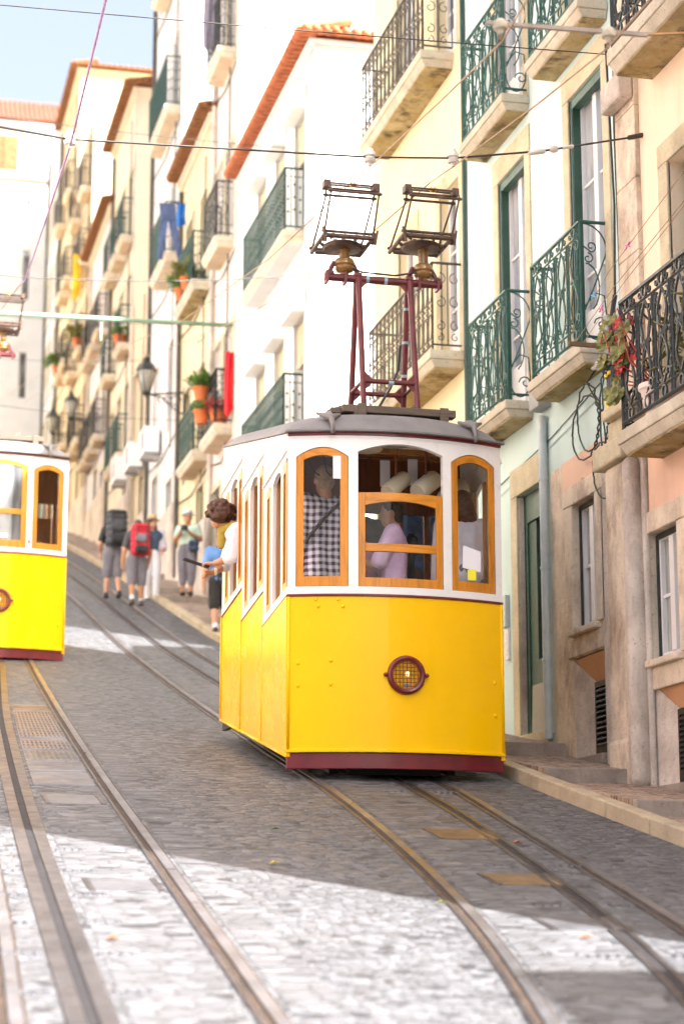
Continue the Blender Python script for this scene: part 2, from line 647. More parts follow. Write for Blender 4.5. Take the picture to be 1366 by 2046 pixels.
    A['tnavy'] = M('navy_fabric', (.05, .075, .13), .85, .2, 10, bmp=.2)
    A['tlilac'] = M('lilac_fabric', (.85, .60, .92), .85, .12, 10, bmp=.2)
    A['tpink'] = M('pink_fabric', (.80, .42, .56), .85, .12, 10, bmp=.2)
    A['tlgrey'] = M('pale_grey_fabric', (.70, .68, .80), .85, .1, 10, bmp=.2)
    A['tred'] = M('red_fabric', (.55, .02, .04), .8, .2, 10, bmp=.2)
    A['tmust'] = M('mustard_fabric', (.36, .27, .04), .85, .2, 10, bmp=.2)
    A['straw'] = M('straw', (.55, .42, .22), .8, .2, 30, bmp=.5)
    A['leather'] = M('brown_leather', (.07, .05, .045), .5, .3, 10)
    m, nt, b = nodes_of('plaid_cotton')
    tc = objco(nt)
    sp = N(nt, 'ShaderNodeSeparateXYZ')
    L(nt, tc, sp.inputs[0])
    def stripe(sock, per, ph):
        a = N(nt, 'ShaderNodeMath', operation='MULTIPLY_ADD'); L(nt, sock, a.inputs[0]); a.inputs[1].default_value = 2 * PI / per; a.inputs[2].default_value = ph
        s_ = N(nt, 'ShaderNodeMath', operation='SINE'); L(nt, a.outputs[0], s_.inputs[0])
        return mapr(nt, s_.outputs[0], -.35, .45)
    wv = N(nt, 'ShaderNodeMath', operation='MULTIPLY_ADD')
    L(nt, noise(nt, tc, 6, 3), wv.inputs[0]); wv.inputs[1].default_value = .035; L(nt, sp.outputs[2], wv.inputs[2])
    wx = N(nt, 'ShaderNodeMath', operation='MULTIPLY_ADD')
    L(nt, noise(nt, tc, 5, 3), wx.inputs[0]); wx.inputs[1].default_value = .03; L(nt, sp.outputs[0], wx.inputs[2])
    av = N(nt, 'ShaderNodeMath', operation='ADD'); L(nt, stripe(wv.outputs[0], .062, 0), av.inputs[0]); L(nt, stripe(wx.outputs[0], .058, 1), av.inputs[1])
    c = ramp(nt, mapr(nt, av.outputs[0], 0, 2), [(.1, (.86, .86, .92)), (.5, (.42, .38, .52)), (.9, (.06, .03, .08))])
    L(nt, c, b.inputs['Base Color']); b.inputs['Roughness'].default_value = .85
    A['plaid'] = m
    m, nt, b = nodes_of('lit_bulb')
    L(nt, ramp(nt, noise(nt, objco(nt), 9, 2), [(.3, (1, .55, .18)), (.7, (1, .75, .4))]), b.inputs['Emission Color'])
    b.inputs['Emission Strength'].default_value = .9
    b.inputs['Base Color'].default_value = (.8, .6, .3, 1)
    A['bulb'] = m


mk()
# ------------------------------------------------------------------ ground, road, pavements
def ys_range(a, b, st):
    n = max(1, int(round((b - a) / st)))
    return [a + (b - a) * i / n for i in range(n + 1)]


def sheet(name, x0, x1, y0, y1, dz, mat, st=.5, kind='structure', nx=1):
    rows = [[(x0 + (x1 - x0) * k / nx, y, G(y) + dz) for k in range(nx + 1)] for y in ys_range(y0, y1, st)]
    return tag(MB().grid(rows).build(name, mat, smooth=True), kind=kind)


def ribbon(mb, path, w0, w1, z0, z1, st=.25):
    """solid strip following path X(y) between offsets w0..w1 and heights z0..z1 above the road"""
    ys = ys_range(path[0][0], path[-1][0], st)
    rows = []
    for y in ys:
        x = smoothx(path, y)
        g = G(y)
        rows.append([(x + w0, y, g + z0), (x + w0, y, g + z1), (x + w1, y, g + z1), (x + w1, y, g + z0)])
    mb.grid(rows, closed=True)
    return mb


def smoothx(tab, y):
    s = 0
    for k in (-1.2, -.6, 0, .6, 1.2):
        yy = y + k
        if yy < tab[0][0]:
            (a, b), (c, d) = tab[0], tab[1]
            s += b + (d - b) * (yy - a) / (c - a)
        else:
            s += lerp_table(tab, yy)
    return s / 5


sheet('ground', -70, 90, -5, 140, -.06, MAT['ground'], 1.0)
sheet('road', -1.0, 5.46, 6.0, 95, 0, MAT['road'])
sheet('crossing_road', -30, 30, -5, 6.0, 0, MAT['road'])

# kerb: dressed stones laid end to end along the pavement edge
kb = MB()
y = 8.0
while y < 78:
    l = 1.05 + .25 * math.sin(y * 7.3)
    a, b = y + .004, y + l - .004
    kb.hexa([(5.46, a, G(a) - .1), (5.62, a, G(a) - .1), (5.62, b, G(b) - .1), (5.46, b, G(b) - .1),
             (5.475, a, G(a) + .115), (5.615, a, G(a) + .115), (5.615, b, G(b) + .115), (5.475, b, G(b) + .115)])
    y += l
tag(kb.build('kerb', MAT['kerb'], bevel=.012), kind='structure')

# stepped pavement: sloping treads with a low stone riser every two metres
pv, rs = MB(), MB()
RIS = [14.05 + 1.985 * k for k in range(-4, 33)]


def pave_z(y):
    k = max(i for i, r in enumerate(RIS) if r <= y + 1e-6) if y >= RIS[0] else 0
    y0, y1 = RIS[k], RIS[k] + 1.985
    a, b = G(y0) + .17, G(y1) + .045
    return a + (b - a) * (y - y0) / (y1 - y0)


for i, r in enumerate(RIS[:-1]):
    n = RIS[i + 1]
    z0, z1 = G(r) + .17, G(n) + .045
    pv.hexa([(5.617, r + .1, z0 - .4), (7.2, r + .1, z0 - .4), (7.2, n, z1 - .4), (5.617, n, z1 - .4),
             (5.617, r + .1, z0 + .006), (7.2, r + .1, z0 + .006), (7.2, n, z1), (5.617, n, z1)])
    rs.hexa([(5.62, r, z0 - .4), (7.2, r, z0 - .4), (7.2, r + .098, z0 - .4), (5.62, r + .098, z0 - .4),
             (5.62, r, z0), (7.2, r, z0), (7.2, r + .098, z0 + .006), (5.62, r + .098, z0 + .006)])
tag(pv.build('pavement', MAT['pave']), kind='structure')
tag(rs.build('pavement_stone', MAT['step'], bevel=.01), kind='structure')
sheet('left_pavement', -1.6, -.6, 12, 92, .12, MAT['pave'])
lk = MB()
ribbon(lk, [(12, -.6), (92, -.6)], 0, .14, -.1, .13, 1.5)
tag(lk.build('left_kerb', MAT['kerb']), kind='structure')

# ------------------------------------------------------------------ tram tracks
LR = [(6, 1.53), (7.8, 1.63), (9, 1.68), (10.4, 1.73), (12.7, 1.81), (15.4, 1.88), (18.9, 1.98), (25.8, 2.16), (30, 2.28), (36, 2.33), (90, 2.33)]
LS = [(6, .85), (7.9, .92), (10, .99), (12, 1.05), (15.6, 1.18), (21, 1.40), (27, 1.75), (32, 1.87), (90, 1.88)]
LL = [(6, .52), (7.9, .61), (9.4, .68), (10.9, .74), (15, .85), (21, 1.05), (27, 1.33), (32, 1.43), (90, 1.43)]
RL = [(5, 2.1), (6.8, 2.49), (7.8, 2.71), (8.35, 2.83), (9.35, 3.03), (11, 3.27), (12.8, 3.46), (14.75, 3.62), (16.25, 3.68), (20.8, 3.72), (27, 3.78), (34, 3.84), (90, 3.9)]
RS_ = [(5, 2.6), (6.8, 3.15), (8.5, 3.6), (10, 3.86), (11.3, 4.02), (12.9, 4.2), (14.8, 4.38), (16.5, 4.41), (25, 4.41), (35, 4.4), (90, 4.4)]
RR = [(5, 3.2), (7, 3.75), (8.5, 4.03), (10, 4.22), (11.3, 4.37), (13.4, 4.55), (15, 4.69), (16.2, 4.79), (20, 4.84), (35, 4.85), (90, 4.87)]


def rail_parts(root, path, y1):
    p = [(a, b) for a, b in path if a < y1] + [(y1, lerp_table(path, y1))]
    r = ribbon(MB(), p, -.010, .046, -.02, .014).build('rail', MAT['rail'], root, smooth=30)
    ribbon(MB(), p, -.050, -.0115, -.03, .0035).build('flange_groove', MAT['groove'], r)
    ribbon(MB(), p, -.072, -.051, -.02, .012).build('guard_lip', MAT['lip'], r)
    ribbon(MB(), p, .0475, .062, -.02, .0038).build('joint_filler', MAT['groove'], r)


def slot_parts(root, path, y1, w=.085):
    p = [(a, b) for a, b in path if a < y1] + [(y1, lerp_table(path, y1))]
    s = ribbon(MB(), p, -.026, .026, -.03, .003).build('cable_slot', MAT['slotd'], root)
    ribbon(MB(), p, -.026 - w, -.0265, -.02, .011).build('slot_plate', MAT['lip'], s)
    ribbon(MB(), p, .0265, .026 + w, -.02, .011).build('slot_plate', MAT['lip'], s)


def studs(root, path, ys, mat):
    for yv in ys:
        m = MB()
        x = smoothx(path, yv)
        for sgn in (-1, 1):
            for k in range(4):
                a = x + sgn * (.145 + .05 * k)
                m.box(a - .015, a + .015, yv - .05, yv + .05, G(yv) - .02, G(yv) + .008)
        build_each(m, 'clamp_stud', mat, root)


tl = thing('tram_track', (1.4, 16, G(16)), 'left-hand grooved rails with a wide flat cable slot, running under the further tram', 'tram track', 'tram tracks set in the street')
rail_parts(tl, LR, 75)
rail_parts(tl, LL, 75)
slot_parts(tl, LS, 75, .075)
studs(tl, LS, [8.5, 9.3, 10.1, 10.9, 11.7, 12.5, 13.3, 14.2], MAT['plate'])
tr = thing('tram_track', (4.2, 16, G(16)), 'right-hand curving grooved rails and dark cable slot under the near yellow tram', 'tram track', 'tram tracks set in the street')
rail_parts(tr, RL, 75)
rail_parts(tr, RR, 75)
slot_parts(tr, RS_, 75, .032)
studs(tr, RS_, [9.2, 10.6, 12.0, 15.6], MAT['plate'])
for nm, pth in (('left_rail_setts', LR), ('right_rail_setts', RR)):
    pass
# long setts laid crosswise beside the rails
for (a, b, y0, y1) in ((LR, .09, 8, 26), (LL, -.34, 8, 15)):
    rows = []
    for yv in ys_range(y0, y1, .3):
        x = smoothx(a, yv)
        rows.append([(x + b, yv, G(yv) + .003), (x + b + .24, yv, G(yv) + .003)])
    tag(MB().grid(rows).build('rail_paving', MAT['rowsetts'], smooth=True), kind='structure')
rows = []
for yv in ys_range(7, 40, .3):
    rows.append([(smoothx(RL, yv) + .09, yv, G(yv) + .003), (smoothx(RS_, yv) - .12, yv, G(yv) + .003)])
tag(MB().grid(rows).build('track_paving', MAT['rowsetts'], smooth=True), kind='structure')
rows = []
for yv in ys_range(7, 15.5, .3):
    rows.append([(smoothx(LS, yv) + .15, yv, G(yv) + .003), (smoothx(LR, yv) - .1, yv, G(yv) + .003)])
tag(MB().grid(rows).build('track_paving', MAT['rowsetts'], smooth=True), kind='structure')

# iron covers between the left slot and rail
PL = [(21.5, 22.0, 'rust', 'plain reddish iron cover plate, furthest up between slot and rail of left track', 0),
      (19.0, 21.45, 'plate2', 'large blue-grey tread-patterned iron cover between the left rails', 3),
      (18.05, 18.95, 'plate2', 'short tread-patterned iron cover with bolted edges in front of the large one', 3),
      (17.25, 18.0, 'plate', 'dark ribbed iron cover with lengthwise bars between the left rails', 1),
      (16.5, 17.2, 'plate', 'grey finely grooved iron cover between the left rails, below the ribbed one', 2),
      (15.65, 16.45, 'plate', 'smooth grey iron cover, nearest of the row between the left rails', 0)]
for (a, b, mt, lab, sty) in PL:
    def X0(v): return smoothx(LS, v) + .135
    def X1(v): return smoothx(LR, v) - .095
    m = MB()
    m.hexa([(X0(a), a, G(a) - .02), (X1(a), a, G(a) - .02), (X1(b), b, G(b) - .02), (X0(b), b, G(b) - .02),
            (X0(a), a, G(a) + .009), (X1(a), a, G(a) + .009), (X1(b), b, G(b) + .009), (X0(b), b, G(b) + .009)])
    o = m.build('iron_cover', MAT[mt])
    tag(o, lab, 'cover plate', 'iron covers between the left rails')
    d = MB()
    if sty in (1, 3):
        n = 9 if sty == 1 else 11
        for k in range(n):
            f = (k + .5) / n
            segs = [(a + .06, b - .06)] if sty == 1 else [(t, t + .16) for t in [a + .08 + .21 * q for q in range(int((b - a - .1) / .21))]]
            for (p, q) in segs:
                w = .013 if sty == 1 else .009
                xa, xb = X0(p) + (X1(p) - X0(p)) * f, X0(q) + (X1(q) - X0(q)) * f
                d.hexa([(xa - w, p, G(p)), (xa + w, p, G(p)), (xb + w, q, G(q)), (xb - w, q, G(q)),
                        (xa - w, p, G(p) + .016), (xa + w, p, G(p) + .016), (xb + w, q, G(q) + .016), (xb - w, q, G(q) + .016)])
        d.build('tread_bars', MAT['lip'], o)
    elif sty == 2:
        for k in range(22):
            f = (k + .5) / 22
            xa, xb = X0(a) + (X1(a) - X0(a)) * f, X0(b) + (X1(b) - X0(b)) * f
            d.hexa([(xa - .004, a + .05, G(a) + .005), (xa + .004, a + .05, G(a) + .005), (xb + .004, b - .05, G(b) + .005), (xb - .004, b - .05, G(b) + .005),
                    (xa - .004, a + .05, G(a + .05) + .012), (xa + .004, a + .05, G(a + .05) + .012), (xb + .004, b - .05, G(b - .05) + .012), (xb - .004, b - .05, G(b - .05) + .012)])
        d.build('grooves', MAT['plate'], o)
    d = MB()
    for t in (a + .025, b - .055):
        d.hexa([(X0(t) + .01, t, G(t)), (X1(t) - .01, t, G(t)), (X1(t) - .01, t + .03, G(t + .03)), (X0(t) + .01, t + .03, G(t + .03)),
                (X0(t) + .01, t, G(t) + .0135), (X1(t) - .01, t, G(t) + .0135), (X1(t) - .01, t + .03, G(t + .03) + .0135), (X0(t) + .01, t + .03, G(t + .03) + .0135)])
    build_each(d, 'cover_edge', MAT['rail'], o)
# small boxed covers
def cover(x0, x1, y0, y1, lab, mt, group):
    m = MB()
    m.hexa([(x0, y0, G(y0) - .02), (x1, y0, G(y0) - .02), (x1, y1, G(y1) - .02), (x0, y1, G(y1) - .02),
            (x0, y0, G(y0) + .008), (x1, y0, G(y0) + .008), (x1, y1, G(y1) + .008), (x0, y1, G(y1) + .008)])
    o = tag(m.build('utility_cover', MAT[mt]), lab, 'manhole cover', group)
    f = MB()
    for (p, q) in ((x0 - .035, x0 - .003), (x1 + .003, x1 + .035)):
        f.hexa([(p, y0, G(y0) - .02), (q, y0, G(y0) - .02), (q, y1, G(y1) - .02), (p, y1, G(y1) - .02),
                (p, y0, G(y0) + .012), (q, y0, G(y0) + .012), (q, y1, G(y1) + .012), (p, y1, G(y1) + .012)])
    build_each(f, 'cover_frame', MAT['lip'], o)


cover(3.86, 4.24, 13.1, 13.55, 'oblong rusty utility cover just below the tram in the right track', 'rust', 'oblong covers in the right track')
cover(3.66, 4.03, 11.25, 11.65, 'oblong brown utility cover further down the right track, below the first one', 'rust', 'oblong covers in the right track')
cover(3.5, 3.86, 9.85, 10.2, 'oblong grey utility cover nearest the camera in the right track, by the sunlit patch', 'plate', 'oblong covers in the right track')
cover(1.28, 1.62, 11.0, 11.4, 'pale oblong cover in the sunlit part of the left track', 'plate', 'oblong covers in the left track')
cover(1.36, 1.72, 14.6, 15.1, 'oblong cover with pale end frames below the smooth plate of the left track', 'plate', 'oblong covers in the left track')
# fallen leaves and grit on the setts
for i, (px, py, col) in enumerate([(2.45, 11.95, 'ytape'), (3.1, 10.6, 'leafo'), (4.3, 12.9, 'terra'), (2.75, 13.4, 'leaf'), (3.55, 9.6, 'terra'), (1.2, 9.6, 'terra')]):
    z = G(py) + .012
    m = MB().add([(px - .03, py, z), (px, py - .02, z + .012), (px + .035, py + .005, z + .004), (px, py + .025, z + .016),
                  (px - .03, py, z + .002), (px, py - .02, z + .014), (px + .035, py + .005, z + .006), (px, py + .025, z + .018)],
                 [(0, 1, 2, 3), (7, 6, 5, 4), (0, 4, 5, 1), (1, 5, 6, 2), (2, 6, 7, 3), (3, 7, 4, 0)])
    tag(m.build('fallen_leaf', MAT[col]), ['bright yellow fallen leaf on the shaded setts near the shadow edge', 'olive fallen leaf on sunlit setts in the middle of the road',
        'reddish fallen leaf in the right track', 'small green tuft between setts left of the right track', 'reddish fallen leaf by the lower right rail', 'reddish fallen leaf between left slot and rail'][i],
        'leaf', 'fallen leaves on the road')
# ------------------------------------------------------------------ the tram
TX, TY, TZ = 4.40, 16.15, 1.26
HW = .95
LEN = 3.35
SL = .192


def yf(x): return .2 * (x / HW) ** 2


def shear(y): return SL * max(0, y - .2)


def cslab(mb, xs, zlo, zhi, o0, o1):
    """curved piece of the front: between heights zlo(x) and zhi(x), from offset o0 (outer) to o1 (inner)"""
    f = lambda g, x: g(x) if callable(g) else g
    ring = []
    for x in xs:
        y = yf(x)
        a, b = f(zlo, x), f(zhi, x)
        ring.append([(x, y + o0, a), (x, y + o0, b), (x, y + o1, b), (x, y + o1, a)])
    n0 = len(mb.v)
    mb.grid(ring, closed=True)
    mb.f.append(tuple(n0 + k for k in range(4)))
    m = n0 + 4 * (len(xs) - 1)
    mb.f.append(tuple(m + k for k in reversed(range(4))))


def span(a, b, n=8): return [a + (b - a) * i / n for i in range(n + 1)]


def build_tram(origin, label, variant=0):
    ox, oy, oz = origin

    class T(MB):
        pass

    def put(mb, name, mat, parent, **k):
        mb.v = [(x + ox, y + oy, z + oz) for x, y, z in mb.v]
        if k.pop('each', False): return build_each(mb, name, mat, parent, **k)
        return mb.build(name, mat, parent, **k)

    root = thing('tram', (ox, oy + .4, oz - .09), label, 'tram', 'yellow funicular trams on the hill')
    zt = 1.445  # top of the yellow front
    # front apron
    m = MB(); cslab(m, span(-HW, HW, 24), .16, zt, 0, .03)
    fp = put(m, 'front_panel', MAT['yellow'], root, smooth=35)
    m = MB(); cslab(m, span(-HW - .008, HW + .008, 24), .135, .165, -.012, .03)
    put(m, 'bottom_bead', MAT['yellow'], fp, smooth=35, bevel=.005)
    m = MB()
    for sx in (-1, 1):
        m.tube([(sx * (HW - .012), yf(HW) - .006, .16), (sx * (HW - .012), yf(HW) - .006, zt)], .012, 8)
    put(m, 'corner_bead', MAT['yellow'], fp, smooth=True)
    m = MB()
    for (rx, rz) in ((-.70, 1.36), (-.50, 1.36), (-.54, 1.44 - .02), (-.72, 1.42), (-.86, .88), (-.60, .90), (-.86, .69), (-.60, .70), (.86, .76), (.86, .48)):
        m.ell((rx, yf(rx) - .001, rz), (.017, .009, .017), 8, 6)
    put(m, 'rivet', MAT['yellow'], fp, smooth=True, each=True)
    m = MB(); cslab(m, span(-HW + .005, HW - .005, 24), 0.0, .134, .012, .05)
    put(m, 'skirt', MAT['maroon'], root, smooth=35, bevel=.006)
    m = MB(); cslab(m, span(-HW - .006, HW + .006, 24), zt + .001, zt + .022, -.012, .03)
    put(m, 'waist_moulding', MAT['maroon'], root, smooth=35, bevel=.004)
    # white upper front: sill, pillars, head band with arches
    W = MB()
    cslab(W, span(-HW, HW, 24), zt + .023, 1.53, -.004, .06)
    za = 2.73
    PIL = [(-HW, -.885), (-.455, -.375), (.375, .455), (.885, HW)]
    for (a, b) in PIL: cslab(W, span(a, b, 3), 1.531, 2.62, -.004, .06)

    def arch(a, b, h0, h1):
        c, w = (a + b) / 2, (b - a) / 2
        return lambda x: h0 + (h1 - h0) * (1 - min(1, abs((x - c) / w)) ** 2)
    A_L, A_C, A_R = arch(-.885, -.455, 2.655, 2.74), arch(-.375, .375, 2.70, 2.775), arch(.455, .885, 2.655, 2.74)
    for (a, b) in PIL: cslab(W, span(a, b, 3), 2.621, 2.84, -.004, .06)
    for (a, b, f) in ((-.885, -.455, A_L), (-.375, .375, A_C), (.455, .885, A_R)):
        cslab(W, span(a, b, 14), f, 2.84, -.004, .06)
    wf = put(W, 'front_frame', MAT['twhite'], root, smooth=35)
    m = MB(); cslab(m, span(-HW - .004, HW + .004, 24), 2.842, 2.868, -.016, .05)
    put(m, 'eaves_moulding', MAT['maroon'], root, smooth=35)
    m = MB(); cslab(m, span(-HW, HW, 24), 2.818, 2.823, -.008, .0); cslab(m, span(-.372, -.46, 3), 2.695, 2.698, -.006, .0)
    put(m, 'panel_joint', MAT['plasticw'], wf)

    # wooden window sashes
    def sash(name, a, b, zl, topf, stile, toph, bot, mid=None, glassmat=MAT['glass']):
        s = MB()
        t = .03
        o0 = .004
        cslab(s, span(a + .002, a + stile, 3), zl, lambda x: topf(x) - .003, o0, o0 + t)
        cslab(s, span(b - stile, b - .002, 3), zl, lambda x: topf(x) - .003, o0, o0 + t)
        h = MB()
        cslab(s, span(a + stile - .0001, b - stile + .0001, 10), zl, zl + bot, o0 + .001, o0 + t - .001)
        cslab(h, span(a + stile + .001, b - stile - .001, 10), lambda x: topf(x) - toph, lambda x: topf(x) - .003, o0 + .001, o0 + t)
        if mid:
            cslab(h, span(a + stile + .001, b - stile - .001, 10), mid[0], mid[1], o0 - .004, o0 + t)
        w = put(s, name, MAT['wood'], root, bevel=.003)
        put(h, 'sash_rail', MAT['woodh'], w, bevel=.003, each=True)
        g = MB()
        cslab(g, span(a + stile, b - stile, 8), zl + bot, lambda x: topf(x) - toph, o0 + .012, o0 + .016)
        gp = put(g, 'pane', glassmat, w, smooth=35)
        return w
    wl = sash('front_window', -.883, -.457, 1.534, A_L, .062, .07, .085)
    wr = sash('front_window', .457, .883, 1.534, A_R, .062, .07, .085)
    if variant == 0:
        wc = sash('front_window', -.373, .373, 1.534, arch(-.373, .373, 2.345, 2.352), .06, .0751, .075, (1.835, 1.905))
        # arched inner edge of the lowered middle sash
        m = MB(); fa = arch(-.31, .31, 2.27 - .035, 2.277)
        cslab(m, span(-.311, .311, 12), fa, 2.277, .006, .033)
        put(m, 'sash_arch', MAT['woodh'], wc)
    else:
        wc = sash('front_window', -.373, .373, 1.534, A_C, .075, .06, .10, (2.0, 2.075), MAT['pane'])
    # paper notices
    if variant == 0:
        m = MB()
        m.box(-.585, -.515, yf(-.55) - .003, yf(-.55) + .001, 2.46, 2.66)
        put(m, 'paper_notice', MAT['paper'], wl)
        m = MB()
        y0 = yf(.62) - .0
        m.hexa([(.555, yf(.555) - .002, 1.735), (.735, yf(.735) - .002, 1.71), (.735, yf(.735) + .001, 1.71), (.555, yf(.555) + .001, 1.735),
                (.565, yf(.565) - .002, 1.93), (.737, yf(.737) - .002, 1.89), (.737, yf(.737) + .001, 1.89), (.565, yf(.565) + .001, 1.93)])
        put(m, 'paper_notice', MAT['paper'], wr)
        m = MB(); m.box(.605, .68, yf(.64) - .012, yf(.64) - .006, 1.63, 1.722)
        put(m, 'yellow_sticker', MAT['ysticker'], wr)
    else:
        m = MB()
        for (a, b, c, d) in ((.40, .43, 1.60, 1.64), (.40, .407, 1.64, 1.9), (.43, .437, 1.64, 1.9), (.40, .437, 1.9, 1.907), (.405, .43, 1.95, 1.957)):
            m.box(a, b, yf(.41) - .008, yf(.41) - .003, c, d)
        put(m, 'red_notice', MAT['redpaint'], wf)
        m = MB(); m.box(-.2, .12, yf(0) + .0, yf(0) + .006, 1.66, 1.72)
        put(m, 'paper_notice', MAT['paper'], wc)
    # headlight
    hx, hz, hr = .03, .785, .165
    m = MB(); yh = yf(hx)
    prof = [(hr, .01), (hr, -.02), (hr - .008, -.034), (hr - .022, -.042), (hr - .04, -.036), (hr - .045, -.02), (hr - .045, .0)]
    m.lathe([(r, h) for r, h in prof], (hx, yh, hz), 'y', 36)
    m.f = m.f[:-2]
    for sx in (-1, 1):
        m.ell((hx + sx * (hr + .012), yh - .012, hz), (.022, .016, .018), 10, 6)
    hl = put(m, 'headlight', MAT['maroon'], root, smooth=40)
    m = MB()
    m.lathe([(.118, -.015), (.11, .0), (.085, .03), (.05, .05), (.01, .056)], (hx, yh, hz), 'y', 28)
    m.f = m.f[:-2]
    put(m, 'reflector', MAT['lampglass'], hl, smooth=True)
    put(MB().ell((hx + .012, yh + .018, hz + .012), (.026, .022, .04), 12, 8), 'bulb', MAT['bulb'], hl, smooth=True)
    put(MB().box(hx - .028, hx + .028, yh + .0, yh + .03, hz - .105, hz - .075), 'lamp_socket', MAT['plasticg'], hl)
    m = MB()
    for k in range(-3, 4):
        o = k * .032
        c = math.sqrt(.119 ** 2 - o * o)
        m.tube([(hx + o, yh - .03, hz - c), (hx + o, yh - .03, hz + c)], .0038, 5)
        m.tube([(hx - c, yh - .034, hz + o), (hx + c, yh - .034, hz + o)], .0038, 5)
    put(m, 'wire_guard', MAT['maroon'], hl)

    # sides: three stepped compartments each side
    seams = [.2, 1.25, 2.28, LEN]
    for sx in (-1, 1):
        xo, xi = sx * HW, sx * (HW - .035)
        for c in range(3):
            a, b = seams[c], seams[c + 1]
            e = sx * .004 * (2 - c)
            zs0 = 1.45 + .197 * c
            zs1 = zs0 - .115
            m = MB()
            m.hexa([(xo + e, a, .10 + shear(a)), (xi, a, .10 + shear(a)), (xi, b - .006, .10 + shear(b)), (xo + e, b - .006, .10 + shear(b)),
                    (xo + e, a, zs0), (xi, a, zs0), (xi, b - .006, zs1), (xo + e, b - .006, zs1)])
            sp = put(m, 'side_panel', MAT['yellow'], root, bevel=.004)
            m = MB()
            m.tube([(xo + sx * .006, b - .012, .12 + shear(b)), (xo + sx * .006, b - .012, zs1)], .009, 8)
            m.tube([(xo + sx * .004, a, .105 + shear(a)), (xo + sx * .004, b, .105 + shear(b))], .012, 8)
            put(m, 'panel_bead', MAT['yellow'], sp, smooth=True)
            put(MB().tube([(xo + sx * .004, a, zs0 + .006), (xo + sx * .004, b - .006, zs1 + .006)], .008, 6), 'waist_moulding', MAT['maroon'], sp)
            # white framing: sloping sill, mullions, head panel
            w = MB()

            def zz(y, d): return zs0 + d + (zs1 - zs0) * (y - a) / (b - a)

            def sbox(ya, yb, d0, d1, o0=0, o1=0, z1f=None):
                za, zb = (zz(ya, d1), zz(yb, d1)) if z1f is None else (z1f(ya), z1f(yb))
                w.hexa([(xo + sx * o0, ya, zz(ya, d0)), (xi, ya, zz(ya, d0)), (xi, yb, zz(yb, d0)), (xo + sx * o0, yb, zz(yb, d0)),
                        (xo + sx * o0, ya, za), (xi, ya, za), (xi, yb, zb), (xo + sx * o0, yb, zb)])
            sbox(a, b - .006, .013, .085, .003)
            H = 1.16
            wins = [(.015, .205), (.285, .645), (.725, .905)]
            edges = [0] + [v for q in wins for v in q] + [b - a - .008]
            for k in range(0, len(edges), 2):
                sbox(a + edges[k], a + edges[k + 1], .086, H + .05)
            roofz = lambda y: 2.865 + shear(y)
            # head panel with arched cut-outs
            for (p, q) in wins:
                for s_ in range(6):
                    u0, u1 = s_ / 6, (s_ + 1) / 6
                    ya, yb = a + p + (q - p) * u0, a + p + (q - p) * u1
                    f0, f1 = H + .05 * (1 - (2 * u0 - 1) ** 2) - .005, H + .05 * (1 - (2 * u1 - 1) ** 2) - .005
                    w.hexa([(xo, ya, zz(ya, f0)), (xi, ya, zz(ya, f0)), (xi, yb, zz(yb, f1)), (xo, yb, zz(yb, f1)),
                            (xo, ya, zz(ya, H + .0505)), (xi, ya, zz(ya, H + .0505)), (xi, yb, zz(yb, H + .0505)), (xo, yb, zz(yb, H + .0505))])
            sbox(a, b - .006, H + .0515, 0, .002, 0, roofz)
            # sloping rain board over the arches
            w.hexa([(xo + sx * .022, a, zz(a, H + .10)), (xo + sx * .001, a, zz(a, H + .10)), (xo + sx * .001, b - .006, zz(b, H + .10)), (xo + sx * .022, b - .006, zz(b, H + .10)),
                    (xo + sx * .010, a, zz(a, H + .135)), (xo + sx * .001, a, zz(a, H + .135)), (xo + sx * .001, b - .006, zz(b, H + .135)), (xo + sx * .010, b - .006, zz(b, H + .135))])
            sf = put(w, 'side_frame', MAT['twhite'], root)
            # sashes of the two narrow lights
            for k in (0, 2):
                p, q = wins[k]
                s = MB()
                ya, yb = a + p + .002, a + q - .002
                for (u0, u1, d0, d1) in ((ya, ya + .045, .087, H + .02), (yb - .045, yb, .087, H + .02), (ya + .045, yb - .045, .087, .14), (ya + .045, yb - .045, H - .06, H + .03)):
                    s.hexa([(xo + sx * .004, u0, zz(u0, d0)), (xi + sx * .004, u0, zz(u0, d0)), (xi + sx * .004, u1, zz(u1, d0)), (xo + sx * .004, u1, zz(u1, d0)),
                            (xo + sx * .004, u0, zz(u0, d1)), (xi + sx * .004, u0, zz(u0, d1)), (xi + sx * .004, u1, zz(u1, d1)), (xo + sx * .004, u1, zz(u1, d1))])
                sw = put(s, 'side_window', MAT['wood'], root)
                g = MB()
                xg = xo - sx * .016
                g.hexa([(xg, ya + .03, zz(ya, .14)), (xg - sx * .004, ya + .03, zz(ya, .14)), (xg - sx * .004, yb - .03, zz(yb, .14)), (xg, yb - .03, zz(yb, .14)),
                        (xg, ya + .03, zz(ya, H - .06)), (xg - sx * .004, ya + .03, zz(ya, H - .06)), (xg - sx * .004, yb - .03, zz(yb, H - .06)), (xg, yb - .03, zz(yb, H - .06))])
                put(g, 'pane', MAT['glass'], sw)
            # half door of the wide opening
            p, q = wins[1]
            s = MB()
            ya, yb = a + p + .004, a + q - .004
            for (u0, u1, d0, d1) in ((ya, ya + .035, .087, H + .02), (yb - .035, yb, .087, H + .02), (ya + .036, yb - .036, .087, .13)):
                s.hexa([(xi + sx * .004, u0, zz(u0, d0)), (xi - sx * .03, u0, zz(u0, d0)), (xi - sx * .03, u1, zz(u1, d0)), (xi + sx * .004, u1, zz(u1, d0)),
                        (xi + sx * .004, u0, zz(u0, d1)), (xi - sx * .03, u0, zz(u0, d1)), (xi - sx * .03, u1, zz(u1, d1)), (xi + sx * .004, u1, zz(u1, d1))])
            put(s, 'door_frame', MAT['mwood'], root)
    # rear wall
    m = MB()
